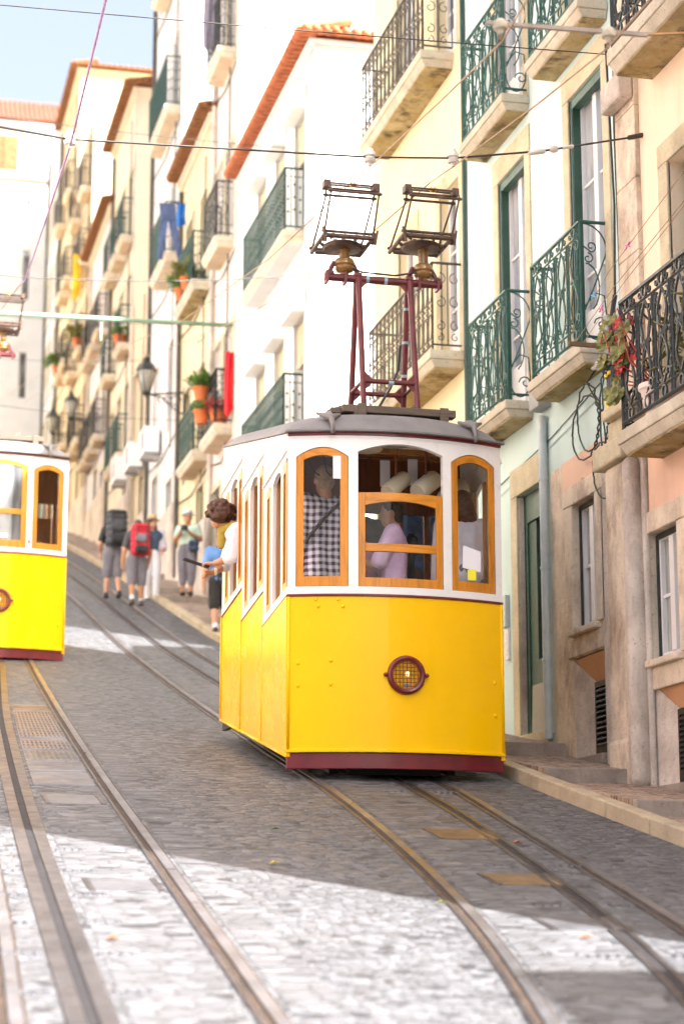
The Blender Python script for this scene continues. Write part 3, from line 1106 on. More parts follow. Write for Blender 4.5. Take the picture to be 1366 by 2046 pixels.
    z0, dz = .1 + shear(LEN), shear(LEN)
    m.box(-HW + .01, HW - .01, LEN - .04, LEN, z0, 1.75 + dz)
    put(m, 'rear_panel', MAT['yellow'], root)
    m = MB()
    for (a, b) in ((-.94, -.86), (-.46, -.38), (.38, .46), (.86, .94)): m.box(a, b, LEN - .04, LEN, 1.751 + dz, 2.63 + dz)
    m.box(-.94, .94, LEN - .04, LEN, 2.631 + dz, 2.86 + dz)
    rw = put(m, 'rear_frame', MAT['twhite'], root)
    m = MB()
    for (a, b) in ((-.86, -.46), (-.38, .38), (.46, .86)): m.box(a, b, LEN - .025, LEN - .02, 1.751 + dz, 2.63 + dz)
    put(m, 'pane', MAT['glass'], rw)
    # roof: domed ends, arched across, following the slope
    rows = []
    NX = 24
    vs_ = [0, .02, .05, .1, .18, .3, .45, .8, 1.4, 2.2, 3.0, 3.25, LEN - .02, LEN + .03]
    for v in vs_:
        h = min(1, 1 - (1 - min(v / .30, 1)) ** 2.4) if v < 1 else (1 if v < 3.2 else .55 if v < LEN else .0)
        r = []
        for k in range(NX + 1):
            u = -1 + 2 * k / NX
            x = u * (HW + .035)
            y = -.045 + (yf(x) if v < 1.4 else 0) * (1 - min(1, v / 1.4)) + v
            e = (1 - abs(u) ** 2.6)
            edge = (1 - abs(u) ** 14)
            r.append((x, y, 2.872 + shear(y) + h * (.085 * edge + .125 * e)))
        rows.append(r)
    m = MB()
    m.grid(rows)
    low = [[(x, y, 2.868 + shear(y)) for (x, y, z) in r] for r in rows]
    m.grid(low)
    for rr, ll in ((rows[0], low[0]), (rows[-1], low[-1])): m.grid([rr, ll])
    for k in (0, NX): m.grid([[r[k] for r in rows], [r[k] for r in low]])
    rf = put(m, 'roof', MAT['troof'], root, smooth=40)
    m = MB()
    cslab(m, span(-HW - .03, HW + .03, 24), 2.87, 2.885, -.06, -.04)
    put(m, 'drip_edge', MAT['troof'], rf)
    for gx in (-.60, .68):
        m = MB()
        y0 = yf(gx) - .055
        pts = [(gx, y0 + .55, 3.085), (gx, y0 + .28, 3.075), (gx, y0 + .12, 3.045), (gx, y0 + .03, 2.985), (gx, y0 - .012, 2.92), (gx, y0 - .014, 2.845)]
        m.tube(pts, .034, 6, r1=.018)
        m.cap((gx - .10, y0 + .16, 3.055), (gx, y0 + .05, 3.0), .014, .03)
        m.cap((gx + .10, y0 + .16, 3.055), (gx, y0 + .05, 3.0), .014, .03)
        put(m, 'gutter_spout', MAT['troof'], rf, smooth=True)
    # roof walkway and collector tower
    pm = MB()
    zc = 3.135
    for k, yy in enumerate((.35, .50, .65, .80, .95)):
        pm.box(-.43, .60, yy, yy + .12, zc + .025 * k, zc + .065 + .025 * k)
    pm.box(-.52, -.30, .42, .56, zc + .0, zc + .05)
    pm.box(-.33, -.25, .345, 1.0, zc + .04, zc + .02 - .09)
    for xx in (-.30, .45):
        pm.box(xx, xx + .08, .34, .349, zc - .06, zc + .08)
    put(pm, 'roof_walkway', MAT['plank'], root, bevel=.006)
    t = MB()
    zb, ztp = 3.20, 4.47
    cxm = .03 if variant == 0 else -.36
    legs = []
    for sx in (-1, 1):
        for (yb_, yt) in ((.45, .66), (.95, .74)):
            legs.append(((cxm + sx * .245, yb_, zb - .03 + (.09 if yb_ > .7 else 0)), (cxm + sx * .24, yt, ztp)))
    for a, b in legs: t.tube([a, b], .0275, 10)
    tw = put(t, 'collector_tower', MAT['tower'], root, smooth=35)
    t = MB()
    t.tube([(cxm - .55, .70, ztp), (cxm + .55, .70, ztp)], .037, 10)
    for xx in (cxm - .53, cxm - .36, cxm + .33, cxm + .51): t.box(xx - .012, xx + .012, .65, .75, ztp - .06, ztp + .05)
    for f, (ya, yb_) in ((.2, (.49, .92)),):
        for yy in (ya, yb_): t.tube([(cxm - .245, yy, zb + .26), (cxm + .245, yy, zb + .26)], .022, 8)
        for sx in (-1, 1): t.tube([(cxm + sx * .245, ya, zb + .26), (cxm + sx * .245, yb_, zb + .26)], .018, 8)
    for sx in (-1, 1):
        for yy in (.49, .92):
            X = cxm + sx * .24
            for dz_ in (1, -1):
                t.add([(X, yy - .006, zb + .26), (X - sx * .1, yy - .006, zb + .26), (X, yy - .006, zb + .26 + dz_ * .1), (X, yy + .006, zb + .26), (X - sx * .1, yy + .006, zb + .26), (X, yy + .006, zb + .26 + dz_ * .1)],
                      [(0, 1, 2), (5, 4, 3), (0, 3, 4, 1), (1, 4, 5, 2), (2, 5, 3, 0)])
        X = cxm + sx * .24
        t.add([(X, .68, ztp - .02), (X - sx * .1, .68, ztp - .02), (X, .68, ztp - .13), (X, .70, ztp - .02), (X - sx * .1, .70, ztp - .02), (X, .70, ztp - .13)],
              [(0, 1, 2), (5, 4, 3), (0, 3, 4, 1), (1, 4, 5, 2), (2, 5, 3, 0)])
    put(t, 'cross_beam', MAT['tower'], tw, smooth=35, each=True)
    t = MB()
    for xx in (cxm - .15, cxm + .02): t.tube([(xx - .014, .70, ztp), (xx + .014, .70, ztp)], .0395, 10)
    a, b = Vector(legs[3][0]), Vector(legs[3][1])
    for f in (.30, .55, .8):
        p = a.lerp(b, f); q = a.lerp(b, f + .02)
        t.tube([p, q], .030, 10)
    t.tube([(cxm - .01, .49, zb + .255), (cxm + .035, .49, zb + .255)], .0245, 8)
    put(t, 'marker_band', MAT['towerband'], tw, each=True)
    t = MB()
    pts = [(cxm + .2, .86, ztp - .55), (cxm + .19, .9, zb + .5), (cxm + .1, .86, zb + .3), (cxm - .02, .84, zb + .1), (cxm - .05, .8, zb)]
    t.tube(pts, .012, 6)
    pts = [(cxm - .35, .66, ztp + .10), (cxm - .2, .66, ztp + .055), (cxm + .1, .66, ztp + .045), (cxm + .3, .66, ztp + .09)]
    t.tube(pts, .009, 6)
    put(t, 'power_cable', MAT['cable'], tw, each=True)
    # two scissor frames on insulators
    for px in ((-.34, .40) if variant == 0 else (-.74, .0)):
        p = MB()
        lean = -.36 if px < cxm else -.26
        hgt = .335
        z1 = ztp + (.36 if px < cxm else .42)
        w, d = .225, .25
        y_c = .74
        cor = lambda sx, sy, z, dx=0, dy=0: (px + sx * w + dx, y_c + sy * d + dy, z)
        kx = -.015 if px < cxm else .02
        for sx in (-1, 1):
            for sy in (-1, 1):
                lo = cor(sx, sy, z1)
                hi = (px + sx * w * .98 + .02 + kx, y_c + sy * d * .4 + lean, z1 + hgt - (.03 if sy < 0 else .0))
                p.tube([lo, hi], .0105, 7, r1=.008)
                p.ell(lo, .022, 8, 6); p.ell(hi, .02, 8, 6)
        for sy in (-1, 1):
            p.tube([cor(-1.12, sy, z1), cor(1.12, sy, z1)], .0135, 8)
            zz_ = z1 + hgt - (.03 if sy < 0 else .0)
            yy_ = y_c + sy * d * .4 + lean
            p.tube([(px - w * 1.1 + .02 + kx, yy_, zz_), (px + w * 1.1 + .02 + kx, yy_, zz_)], .012, 8)
        tz, ty = z1 + hgt + .075, y_c + lean + .02
        for dy_, dz_ in ((-.035, 0), (.02, -.03), (.05, .012)):
            p.tube([(px - w * .95 + kx, ty + dy_, tz + dz_), (px + w * 1.05 + kx, ty + dy_, tz + dz_)], .0095, 8)
        for sx in (-1, 1):
            q = (px + sx * w + kx + .01, ty, tz - .005)
            p.box(q[0] - .03, q[0] + .03, q[1] - .05, q[1] + .06, q[2] - .035, q[2] + .03)
            for sy in (-1, 1):
                p.tube([q, (px + sx * w * .98 + .02 + kx, y_c + sy * d * .4 + lean, z1 + hgt)], .009, 6)
        pf = put(p, 'scissor_frame', MAT['irondk'], tw, smooth=35)
        b = MB()
        b.lathe([(.05, -.075), (.17, -.06), (.185, -.03), (.16, -.012), (.05, -.01)], (px, y_c, z1 - .02), 'z', 18)
        b.tube([cor(-.9, -1.0, z1 - .04), cor(.95, -1.0, z1 - .04)], .022, 8)
        b.tube([cor(-.9, .9, z1 - .04), cor(.95, .9, z1 - .04)], .02, 8)
        for sx in (-1, 1):
            b.tube([cor(sx, -1.1, z1 - .03), cor(sx, 1.1, z1 - .03)], .02, 8)
            b.ell(cor(sx, -.9, z1 - .06), .032, 8, 6)
            b.tube([cor(sx * 1.12, -1.2, z1 + .02), cor(sx * 1.0, -1.25, z1 - .12)], .011, 6)
        for k in (-.10, .01, .12):
            b.cap((px + k - .03, y_c - .1, z1 - .01), (px + k + .03, y_c + .06, z1 + .10), .014, .007, 8)
            b.tube([(px + k + .03, y_c + .06, z1 + .10), (px + k + .035, y_c + .1, z1)], .006, 5)
        for k in range(9):
            a0 = k * 2.4
            b.ell((px + .2 * math.cos(a0), y_c + .14 * math.sin(a0), z1 - .03 - .02 * (k % 3)), .02 + .008 * (k % 2), 6, 5)
        put(b, 'spring_base', MAT['irondk'], tw, smooth=35)
        i_ = MB()
        di = z1 - ztp - .30
        i_.lathe([(.035, .02), (.04, .05), (.075, .065), (.088, .09), (.08, .11), (.095, .125), (.09, .16), (.075, .18), (.05, .19), (.045, .26 + di)], (px + .01, y_c - .03, ztp), 'z', 20)
        put(i_, 'insulator', MAT['bronze'], tw, smooth=40)
        i_ = MB()
        for sx in (-1, 1):
            i_.tube([(px + sx * .14, y_c - .04, ztp + .03), (px + sx * .085, y_c - .03, ztp + .15)], .022, 6)
            i_.box(px + sx * .13 - .035, px + sx * .13 + .035, y_c - .08, y_c + .02, ztp + .02, ztp + .05)
        put(i_, 'insulator_clamp', MAT['tower'], tw, each=True)
        put(MB().lathe([(.012, -.03), (.028, -.02), (.018, 0), (.028, .02), (.012, .03)], (px + .03 + kx, ty, tz + .01), 'x', 14), 'contact_roller', MAT['brass'], tw, smooth=True)
    # wooden crossed battens on the walkway
    m = MB()
    m.tube([(-.05, .5, zc + .06), (.05, .42, zc + .0), (.10, .35, zc - .05)], .012, 6)
    m.tube([(.28, .5, zc + .14), (.16, .40, zc + .02)], .018, 6)
    put(m, 'walkway_batten', MAT['plank'], root, each=True)
    # interior
    m = MB()
    rows = []
    for v in (.12, .8, 1.6, 2.4, LEN - .06):
        rows.append([(-.9 + 1.8 * k / 8, v + (yf(-.9 + 1.8 * k / 8) if v < .2 else 0), 2.80 + shear(v) + .09 * (1 - (k / 4 - 1) ** 2)) for k in range(9)])
    m.slab(rows, (0, 0, .015))
    put(m, 'cabin_ceiling', MAT['ceil'], root, smooth=True)
    m = MB()
    for k in range(5):
        v = .5 + .6 * k
        m.box(-.9, .9, v, v + .05, 2.755 + shear(v), 2.80 + shear(v))
    put(m, 'ceiling_rib', MAT['mwood'], root, each=True)
    m = MB()
    for c in range(3):
        a, b = seams[c], seams[c + 1]
        zf = .45 + .197 * c + .1
        m.box(-.9, .9, a + .05 if c == 0 else a, b - .001, zf - .05, zf)
        if c: m.box(-.9, .9, a - .001, a + .02, zf - .25, zf)
    put(m, 'cabin_floor', MAT['dwood'], root)
    m = MB()
    m.box(-.9, .2, 1.24, 1.27, .6, 1.55)
    m.box(-.9, .9, 1.24, 1.27, 2.42, 2.93)
    m.box(-.9, -.52, 1.24, 1.27, 1.551, 1.75)
    for xx in (-.9, -.5, -.12, .30, .55, .84): m.box(xx, xx + .05, 1.235, 1.275, 1.551, 2.42)
    m.box(.45, .9, 2.22, 2.25, .8, 2.4)
    put(m, 'partition', MAT['dwood'], root, each=True)
    m = MB()
    for sx in (-1, 1):
        m.box(sx * .9, sx * .55, .35, 1.2, .85, .9)
        m.box(sx * .9, sx * .55, 1.35, 2.2, 1.05, 1.1)
    put(m, 'bench_seat', MAT['mwood'], root, bevel=.01, each=True)
    if variant == 0:
        for (lx, ly, r) in ((.10, .55, .075), (.36, .50, .085), (.70, .80, .1)):
            m = MB()
            m.lathe([(r * .9, -.14), (r, -.12), (r, .12), (r * .9, .14)], (0, 0, 0), 'x', 20)
            R = Matrix.Rotation(rad(-40), 4, 'Y') @ Matrix.Rotation(rad(25), 4, 'Z')
            m.v = [tuple(R @ Vector(q) + Vector((lx, ly, 2.54))) for q in m.v]
            l_ = put(m, 'cabin_lamp', MAT['cream'], root, smooth=40)
            put(MB().tube([(lx, ly, 2.55), (lx, ly, 2.85)], .012, 6), 'lamp_stem', MAT['dwood'], l_)
        m = MB()
        m.box(.0, .09, .72, .724, 2.56, 2.80)
        m.box(.25, .34, .70, .704, 2.58, 2.82)
        put(m, 'paper_notice', MAT['paper'], root, each=True)
        put(MB().lathe([(.13, 0), (.12, -.02), (.06, -.035)], (-.18, .45, 2.83), 'z', 20), 'ceiling_light', MAT['cream'], root, smooth=True)
        m = MB()
        m.tube([(.36, 1.0, .6), (.36, 1.0, 2.2)], .028, 8)
        m.ell((.36, .98, 2.12), (.06, .06, .07), 10, 8)
        put(m, 'hand_brake', MAT['cable'], root)
        m = MB()
        for k, (x0, x1) in enumerate(((-.82, -.74), (-.74, -.62), (-.60, -.52))):
            pts = [(x0, .42, 2.78), (x0 + .02, .42, 2.68), ((x0 + x1) / 2, .42, 2.60), (x1, .42, 2.56)]
            m.tube(pts, .008, 6)
        m.tube([(-.80, .45, 2.75), (-.81, .45, 2.15)], .012, 6)
        put(m, 'cabin_cable', MAT['cable'], root, each=True)
    else:
        m = MB()
        m.ell((.55, .35, 1.62), (.09, .02, .09), 14, 8)
        put(m, 'hand_brake', MAT['cable'], root)
    # running gear
    m = MB()
    for sx in (-1, 1):
        m.hexa([(sx * .55, .35, -.02), (sx * .48, .35, -.02), (sx * .48, LEN - .2, -.02 + shear(LEN - .2)), (sx * .55, LEN - .2, -.02 + shear(LEN - .2)),
                (sx * .55, .35, .2), (sx * .48, .35, .2), (sx * .48, LEN - .2, .2 + shear(LEN - .2)), (sx * .55, LEN - .2, .2 + shear(LEN - .2))])
    m.hexa([(-.88, .3, .16), (.88, .3, .16), (.88, LEN - .1, .16 + shear(LEN)), (-.88, LEN - .1, .16 + shear(LEN)),
            (-.88, .3, .24), (.88, .3, .24), (.88, LEN - .1, .24 + shear(LEN)), (-.88, LEN - .1, .24 + shear(LEN))])
    m.box(-.4, .4, .28, .34, -.03, .14)
    m.box(-HW + .02, -HW + .07, LEN - .5, LEN, .0 + shear(LEN) , .1 + shear(LEN))
    put(m, 'chassis', MAT['under'], root)
    for yy in (.75, 2.6):
        for sx in (-1, 1):
            put(MB().lathe([(.05, -.03), (.20, -.03), (.22, -.02), (.22, .02), (.17, .03), (.05, .04)], (sx * .44, yy, .21 + shear(yy) - .09 + .02), 'x', 24), 'wheel', MAT['under'], root, smooth=40)
    return root


tram1 = build_tram((TX, TY, TZ), 'near yellow tram with maroon skirt, full of passengers, right of centre', 0)
_d = 27.62 - 16.35
tram2 = build_tram((1.73, TY + _d, TZ + G(TY + _d + .1) - G(TY + .1) - .08), 'further yellow tram with pale reflecting front panes, cut by the left edge', 1)
# ------------------------------------------------------------------ houses
def facade(mb, X, y0, y1, z0, z1, holes, dep=.24, sgn=1):
    """vertical wall sheet x = X with reveals; holes: (ya, yb, za, zb[, depth])"""
    ys = sorted({y0, y1} | {v for h in holes for v in h[:2]})
    zs = sorted({z0, z1} | {v for h in holes for v in h[2:4]})
    for a, b in zip(ys, ys[1:]):
        for c, d in zip(zs, zs[1:]):
            my, mz = (a + b) / 2, (c + d) / 2
            if my < y0 or my > y1 or mz < z0 or mz > z1: continue
            if any(h[0] < my < h[1] and h[2] < mz < h[3] for h in holes): continue
            mb.quad((X, a, c), (X, b, c), (X, b, d), (X, a, d))
    for h in holes:
        ya, yb, za, zb = h[:4]
        D = X + sgn * (h[4] if len(h) > 4 else dep)
        mb.quad((X, ya, za), (X, yb, za), (D, yb, za), (D, ya, za))
        mb.quad((X, ya, zb), (X, yb, zb), (D, yb, zb), (D, ya, zb))
        mb.quad((X, ya, za), (X, ya, zb), (D, ya, zb), (D, ya, za))
        mb.quad((X, yb, za), (X, yb, zb), (D, yb, zb), (D, yb, za))
        mb.quad((D + sgn * .08, ya, za), (D + sgn * .08, yb, za), (D + sgn * .08, yb, zb), (D + sgn * .08, ya, zb))


def shell(mb, X, plan_y, z0, z1, depth, far=None):
    """the other three sides and the flat top; far = depth at the uphill end"""
    y0, y1 = plan_y
    f = depth if far is None else far
    a, b, c, d = (X, y0), (X + depth, y0), (X + f, y1), (X, y1)
    for p, q in ((a, b), (b, c), (c, d)):
        if abs(p[0] - q[0]) + abs(p[1] - q[1]) > .01:
            mb.quad((p[0], p[1], z0), (q[0], q[1], z0), (q[0], q[1], z1), (p[0], p[1], z1))
    mb.ngon([(p[0], p[1], z1) for p in ((a, b, c, d) if f > .01 else (a, b, d))])


def surround(root, X, h, w=.16, proud=.025, mat='stone', sill=True, name='stone_surround', head=None):
    ya, yb, za, zb = h[:4]
    hd = w if head is None else head
    m = MB()
    m.box(X - proud, X + .02, ya - w, ya, za, zb)
    m.box(X - proud, X + .02, yb, yb + w, za, zb)
    m.box(X - proud - .003, X + .02, ya - w, yb + w, zb + .001, zb + hd)
    if sill: m.box(X - proud - .05, X + .05, ya - w - .02, yb + w + .02, za - .09, za - .001)
    return m.build(name, MAT[mat], root, bevel=.008)


def window(root, X, h, dep=.2, frame='wframe', glass='pane', leaves=2, bars=2, fw=.055, name='window', panel=0, sgn=1):
    ya, yb, za, zb = h[:4]
    m = MB()
    x0, x1 = X + sgn * (dep - .06), X + sgn * dep
    m.box(x0, x1, ya, ya + fw, za, zb)
    m.box(x0, x1, yb - fw, yb, za, zb)
    m.box(x0, x1, ya + fw, yb - fw, za, za + fw)
    m.box(x0, x1, ya + fw, yb - fw, zb - fw, zb)
    w = (yb - ya - 2 * fw) / leaves
    for k in range(1, leaves):
        c = ya + fw + w * k
        m.box(x0 - sgn * .012, x1, c - fw * .8, c + fw * .8, za + fw, zb - fw)
    for k in range(1, bars + 1):
        c = za + (zb - za) * k / (bars + 1)
        for q in range(leaves):
            a = ya + fw + w * q + (fw * .8 if q else 0)
            b = ya + fw + w * (q + 1) - (fw * .8 if q < leaves - 1 else 0)
            m.box(x0 + sgn * .015, x1, a, b, c - .014, c + .014)
    if panel:
        for q in range(leaves):
            a = ya + fw + w * q + (fw * .8 if q else 0)
            b = ya + fw + w * (q + 1) - (fw * .8 if q < leaves - 1 else 0)
            m.box(x0 + sgn * .01, x1, a, b, za + fw, za + fw + panel)
    o = m.build(name, MAT[frame], root, bevel=.004 if dep > .15 else 0)
    MB().box(x1 - sgn * .02, x1 - sgn * .014, ya + fw * .5, yb - fw * .5, za + fw * .5, zb - fw * .5).build('pane', MAT[glass], o)
    return o


def spiral(cx, cy, r, a0, turns, dirn=1, n=12, inner=.25):
    return [(cx + r * (1 - (1 - inner) * i / n) * math.cos(a0 + dirn * 2 * PI * turns * i / n), cy + r * (1 - (1 - inner) * i / n) * math.sin(a0 + dirn * 2 * PI * turns * i / n)) for i in range(n + 1)]


def arc(cx, cy, rx, ry, a0, a1, n=10):
    return [(cx + rx * math.cos(a0 + (a1 - a0) * i / n), cy + ry * math.sin(a0 + (a1 - a0) * i / n)) for i in range(n + 1)]


def rail_pattern(mb, fmap, Ln, H, style, r, front=True, q=1):
    """wrought-iron infill in a panel Ln wide and H high; fmap(s, h) gives the 3-D point"""
    def T(pts, rr=r, n=5, closed=False):
        mb.tube([fmap(*p) for p in pts], rr, n, closed)
    T([(0, H), (Ln, H)], r * 2.0, 6)
    T([(0, .07), (Ln, .07)], r * 1.5)
    if style in ('lyre', 'heavy'):
        if front:
            T([(0, H - .12), (Ln, H - .12)], r)
            T([(0, .18), (Ln, .18)], r)
            k = max(2, int(round(Ln / .36)))
            w = Ln / k
            for i in range(k + 1):
                s = w * i
                if 0 < i < k:
                    T([(s - .025, .07), (s - .025, H - .12)]); T([(s + .025, .07), (s + .025, H - .12)])
                    for hh in [.28 + .085 * z_ for z_ in range(int((H - .5) / .085))]:
                        p = fmap(s, hh); mb.ell(p, r * 1.7, 5, 4)
                else:
                    T([(s, 0), (s, H)], r * 1.5)
                    T([(s + (.07 if i == 0 else -.07), .07), (s + (.07 if i == 0 else -.07), H - .12)])
            for i in range(k):
                c = w * (i + .5)
                a = w * .27
                h0, h1 = .2, H - .14
                hm = (h0 + h1) / 2
                for sg in (-1, 1):
                    pts = []
                    for t in range(25):
                        u = t / 24
                        pts.append((c + sg * a * math.sin(2 * PI * u) * (1 if u < .5 else -1) * (-1 if u > .5 else 1), h0 + (h1 - h0) * u))
                    T(pts)
                    T(spiral(c + sg * a * .95, h1 - .07, .055, PI / 2, .95, -sg))
                    T(spiral(c + sg * a * .95, h0 + .07, .055, -PI / 2, .95, sg))
                    T(spiral(c + sg * a * .42, hm + .02, .05, PI / 2 - sg * PI / 2, .9, sg))
                    T(arc(c + sg * a * 1.05, hm, a * .5, .2, PI / 2, PI / 2 + sg * PI))
                T(arc(c, H - .06, .045, .05, 0, 2 * PI, 10)); T(arc(c, .125, .045, .05, 0, 2 * PI, 10))
                for sg in (-1, 1):
                    T(spiral(c + sg * .1, H - .06, .05, PI / 2, .9, sg))
        else:
            T([(0, 0), (0, H)], r * 1.6)
            T([(Ln, .07), (Ln, H)], r)
            T(arc(.02, H - Ln * .95, Ln * .88, Ln * .9, PI / 2, -PI * .1, 12) + [(Ln * .45, H * .45), (Ln * .12, H * .27)], r * .85)
            T(spiral(Ln * .40, H * .80, .055, -PI / 2, 1.1, 1), r * .8)
            T(spiral(Ln * .28, H * .70, .055, PI / 2, 1.1, -1), r * .8)
            T([(Ln * .40, H * .80 - .055), (Ln * .1, H * .80)], r * .8)
            T(arc(Ln * .18, H * .46, Ln * .5, H * .2, PI / 2, -PI / 3, 10), r * .8)
            T(arc(Ln * .5, H * .2, Ln * .42, H * .16, PI, 2 * PI, 12), r * .85)
            T(spiral(Ln * .72, H * .17, .07, PI, 1.2, -1), r * .8)
            T([(Ln * .92, H * .2), (Ln * .85, H * .4), (Ln * .5, H * .42), (Ln * .12, H * .3)], r * .85)
    elif style == 'tracery':
        if front:
            T([(0, H - .1), (Ln, H - .1)], r)
            T([(0, H * .5), (Ln, H * .5)], r * .8)
            k = max(3, int(round(Ln / .2)))
            w = Ln / k
            for i in range(k + 1):
                T([(w * i, .0 if i in (0, k) else .07), (w * i, H)], r * (1.5 if i in (0, k) else 1))
            for i in range(k):
                c = w * (i + .5)
                for hc in (H * .28, H * .7):
                    T(arc(c, hc, w * .36, H * .15, 0, 2 * PI, 10), r * .9)
                    for sg in (-1, 1):
                        T(spiral(c + sg * w * .28, hc + H * .17, w * .2, -PI / 2, .8, sg, 7), r * .8)
                        T(spiral(c + sg * w * .28, hc - H * .17, w * .2, PI / 2, .8, -sg, 7), r * .8)
                T(arc(c, H - .05, w * .25, .045, 0, 2 * PI, 8), r * .8)
        else:
            T([(0, 0), (0, H)], r * 1.5); T([(Ln, .07), (Ln, H)], r); T([(Ln * .5, .07), (Ln * .5, H)], r * .9)
            for hc, rr in ((H * .82, .3), (H * .55, .3), (H * .28, .26), (H * .15, .2)):
                for sg in (-1, 1):
                    T(spiral(Ln * (.5 + sg * .24), hc, Ln * rr * .7, PI / 2, 1, sg, 9), r * .75)
    else:  # plain bars with beads
        k = max(2, int(round(Ln / (.085 if style == 'bars' else .12))))
        for i in range(k + 1):
            T([(Ln * i / k, 0 if i in (0, k) else .07), (Ln * i / k, H)], r * (1.5 if i in (0, k) else .85), 4)
        T([(0, H - .14), (Ln, H - .14)], r * .8, 4)
        if style == 'bars':
            for i in range(k):
                c = Ln * (i + .5) / k
                for hc in (.3, .5, .7):
                    mb.ell(fmap(c, H * hc + .04 * (i % 2)), .022, 5, 4)
        if style == 'deco':
            T([(0, .24), (Ln, .24)], r * .8, 4)
            for i in range(0, k, 2):
                c = Ln * (i + 1) / k
                if c > Ln - .05: continue
                T(arc(c, H * .5, .1, .14, 0, 2 * PI, 9), r * .9, 4)
                T(arc(c, H - .07, .05, .05, 0, 2 * PI, 7), r * .8, 4)
                T(spiral(c, H * .28, .09, 0, 1, 1, 7), r * .8, 4)
                T(spiral(c, H * .76, .09, 0, 1, 1, 7), r * .8, 4)


def balcony(root, X, d, ya, yb, zt, th, H, style, rmat, smat, r=.009, lip=.03, label=None, umat=None):
    m = MB()
    m.hexa([(X - d + .05, ya + .03, zt - th), (X, ya + .03, zt - th), (X, yb - .03, zt - th), (X - d + .05, yb - .03, zt - th),
            (X - d, ya, zt - th * .55), (X, ya, zt - th * .55), (X, yb, zt - th * .55), (X - d, yb, zt - th * .55)])
    m.box(X - d - .012, X, ya - .012, yb + .012, zt - th * .549, zt)
    b = m.build('balcony', MAT[smat], root, bevel=.012)
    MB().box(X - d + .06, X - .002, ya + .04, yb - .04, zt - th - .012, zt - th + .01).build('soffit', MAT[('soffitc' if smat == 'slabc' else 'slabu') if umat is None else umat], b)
    if label: b['label'] = label
    rm = MB()
    xo = X - d + .035
    a, c = ya + .035, yb - .035
    rail_pattern(rm, lambda s, h: (xo, a + s, zt + h), c - a, H, style, r, True)
    for yy in (a, c):
        rail_pattern(rm, lambda s, h, yy=yy: (xo + s, yy, zt + h), d - .035, H, style, r, False)
    rm.build('railing', MAT[rmat], b, smooth=50)
    return b


def tiled_eave(root, X, y0, y1, z, over, tile, gable_len=0, soff='cwhite', rowd=.16):
    m = MB()
    m.box(X - over * .22, X, y0 - over * .2, y1, z - .2, z - .12)
    m.box(X - over * .4, X, y0 - over * .4, y1, z - .119, z - .065)
    if gable_len: m.box(X + .001, X + gable_len, y0 - over * .4, y0, z - .119, z - .065)
    m.build('cornice', MAT[soff], root, bevel=.01)
    t = MB()
    n = int((y1 - y0 + over) / rowd)
    for k in range(n):
        yy = y0 - over + (k + .5) * rowd
        t.cap((X - over, yy, z + .01), (X + .5, yy, z + .20), .075, .07, 6)
        t.cap((X - over + .02, yy + rowd / 2, z - .02), (X + .5, yy + rowd / 2, z + .16), .05, .05, 5)
    for k in range(int((gable_len + over) / rowd)):
        xx = X - over + (k + .5) * rowd
        t.cap((xx, y0 - over, z + .01), (xx, y0 + .4, z + .18), .075, .07, 6)
        t.cap((xx + rowd / 2, y0 - over + .02, z - .02), (xx + rowd / 2, y0 + .4, z + .14), .05, .05, 5)
    rd = 4.0
    ho = over if gable_len else 0
    for k in range(n * 2):
        yy = y0 - over + (k + .5) * rowd / 2
        t.box(X - over * .98, X - .02, yy - rowd * .2, yy + rowd * .2, z - .05 - .012 * (k % 2), z - .028)
    t.add([(X - over + .03, y0 - ho, z), (X - over + .03, y1, z), (X + rd, y1, z + 1.3), (X + rd, y0 + (rd if gable_len else 0), z + 1.3), (X + 2 * rd, y1, z), (X + 2 * rd, y0 - ho, z)],
          [(0, 1, 2, 3), (3, 2, 4, 5), (0, 3, 5), (0, 5, 4, 1), (1, 4, 2)])
    return t.build('roof', MAT[tile], root, smooth=40)


def house(name, loc, label):
    return thing('house', loc, label, 'house', 'terraced houses up the right side of the street')


FX = 6.5
# ---------------- peach house (nearest, right edge)
hA = house('house', (FX, 12, G(12)), 'nearest peach house with bare stone ground floor and black balconies, at the right edge')
vent1 = (16.90, 17.72, 1.5, 2.44, .11)
vent2 = (14.72, 15.79, 1.12, 2.0, .11)
wA1 = (17.03, 17.64, 2.70, 3.90, .13)
wA2 = (15.15, 15.78, 2.18, 3.27, .13)
w = MB()
facade(w, FX, 16.2, 18.28, .6, 4.36, [vent1, wA1])
facade(w, FX, 10.6, 16.2, -1.2, 4.36, [vent2, wA2, (12.4, 13.1, 1.7, 2.9, .2), (12.3, 13.0, .6, 1.4, .22)])
facade(w, FX, 6.35, 10.6, -1.6, 4.36, [(8.0, 9.0, -.1, 2.4, .2)])
w.build('stone_base', MAT['stone'], hA)
w = MB()
fA = [(14.2, 15.1, 4.12, 6.4, .2), (11.9, 12.8, 4.12, 6.4, .2), (14.2, 15.1, 7.5, 9.8, .2), (11.9, 12.8, 7.5, 9.8, .2), (8.5, 9.4, 4.6, 6.5, .2), (8.5, 9.4, 7.7, 9.7, .2)]
facade(w, FX - .004, 6.35, 16.19, 4.361, 12.2, fA)
shell(w, FX, (6.35, 16.19), -1.6, 12.2, 5.0)
w.build('wall', MAT['peach'], hA)
for h in fA:
    window(hA, FX, h, .2, 'gframe', 'panec', 2, 2, panel=.4, name='french_window' if h[2] != 4.6 and h[2] != 7.7 else 'window')
    surround(hA, FX - .004, h, .2, .02, 'jamb', False)
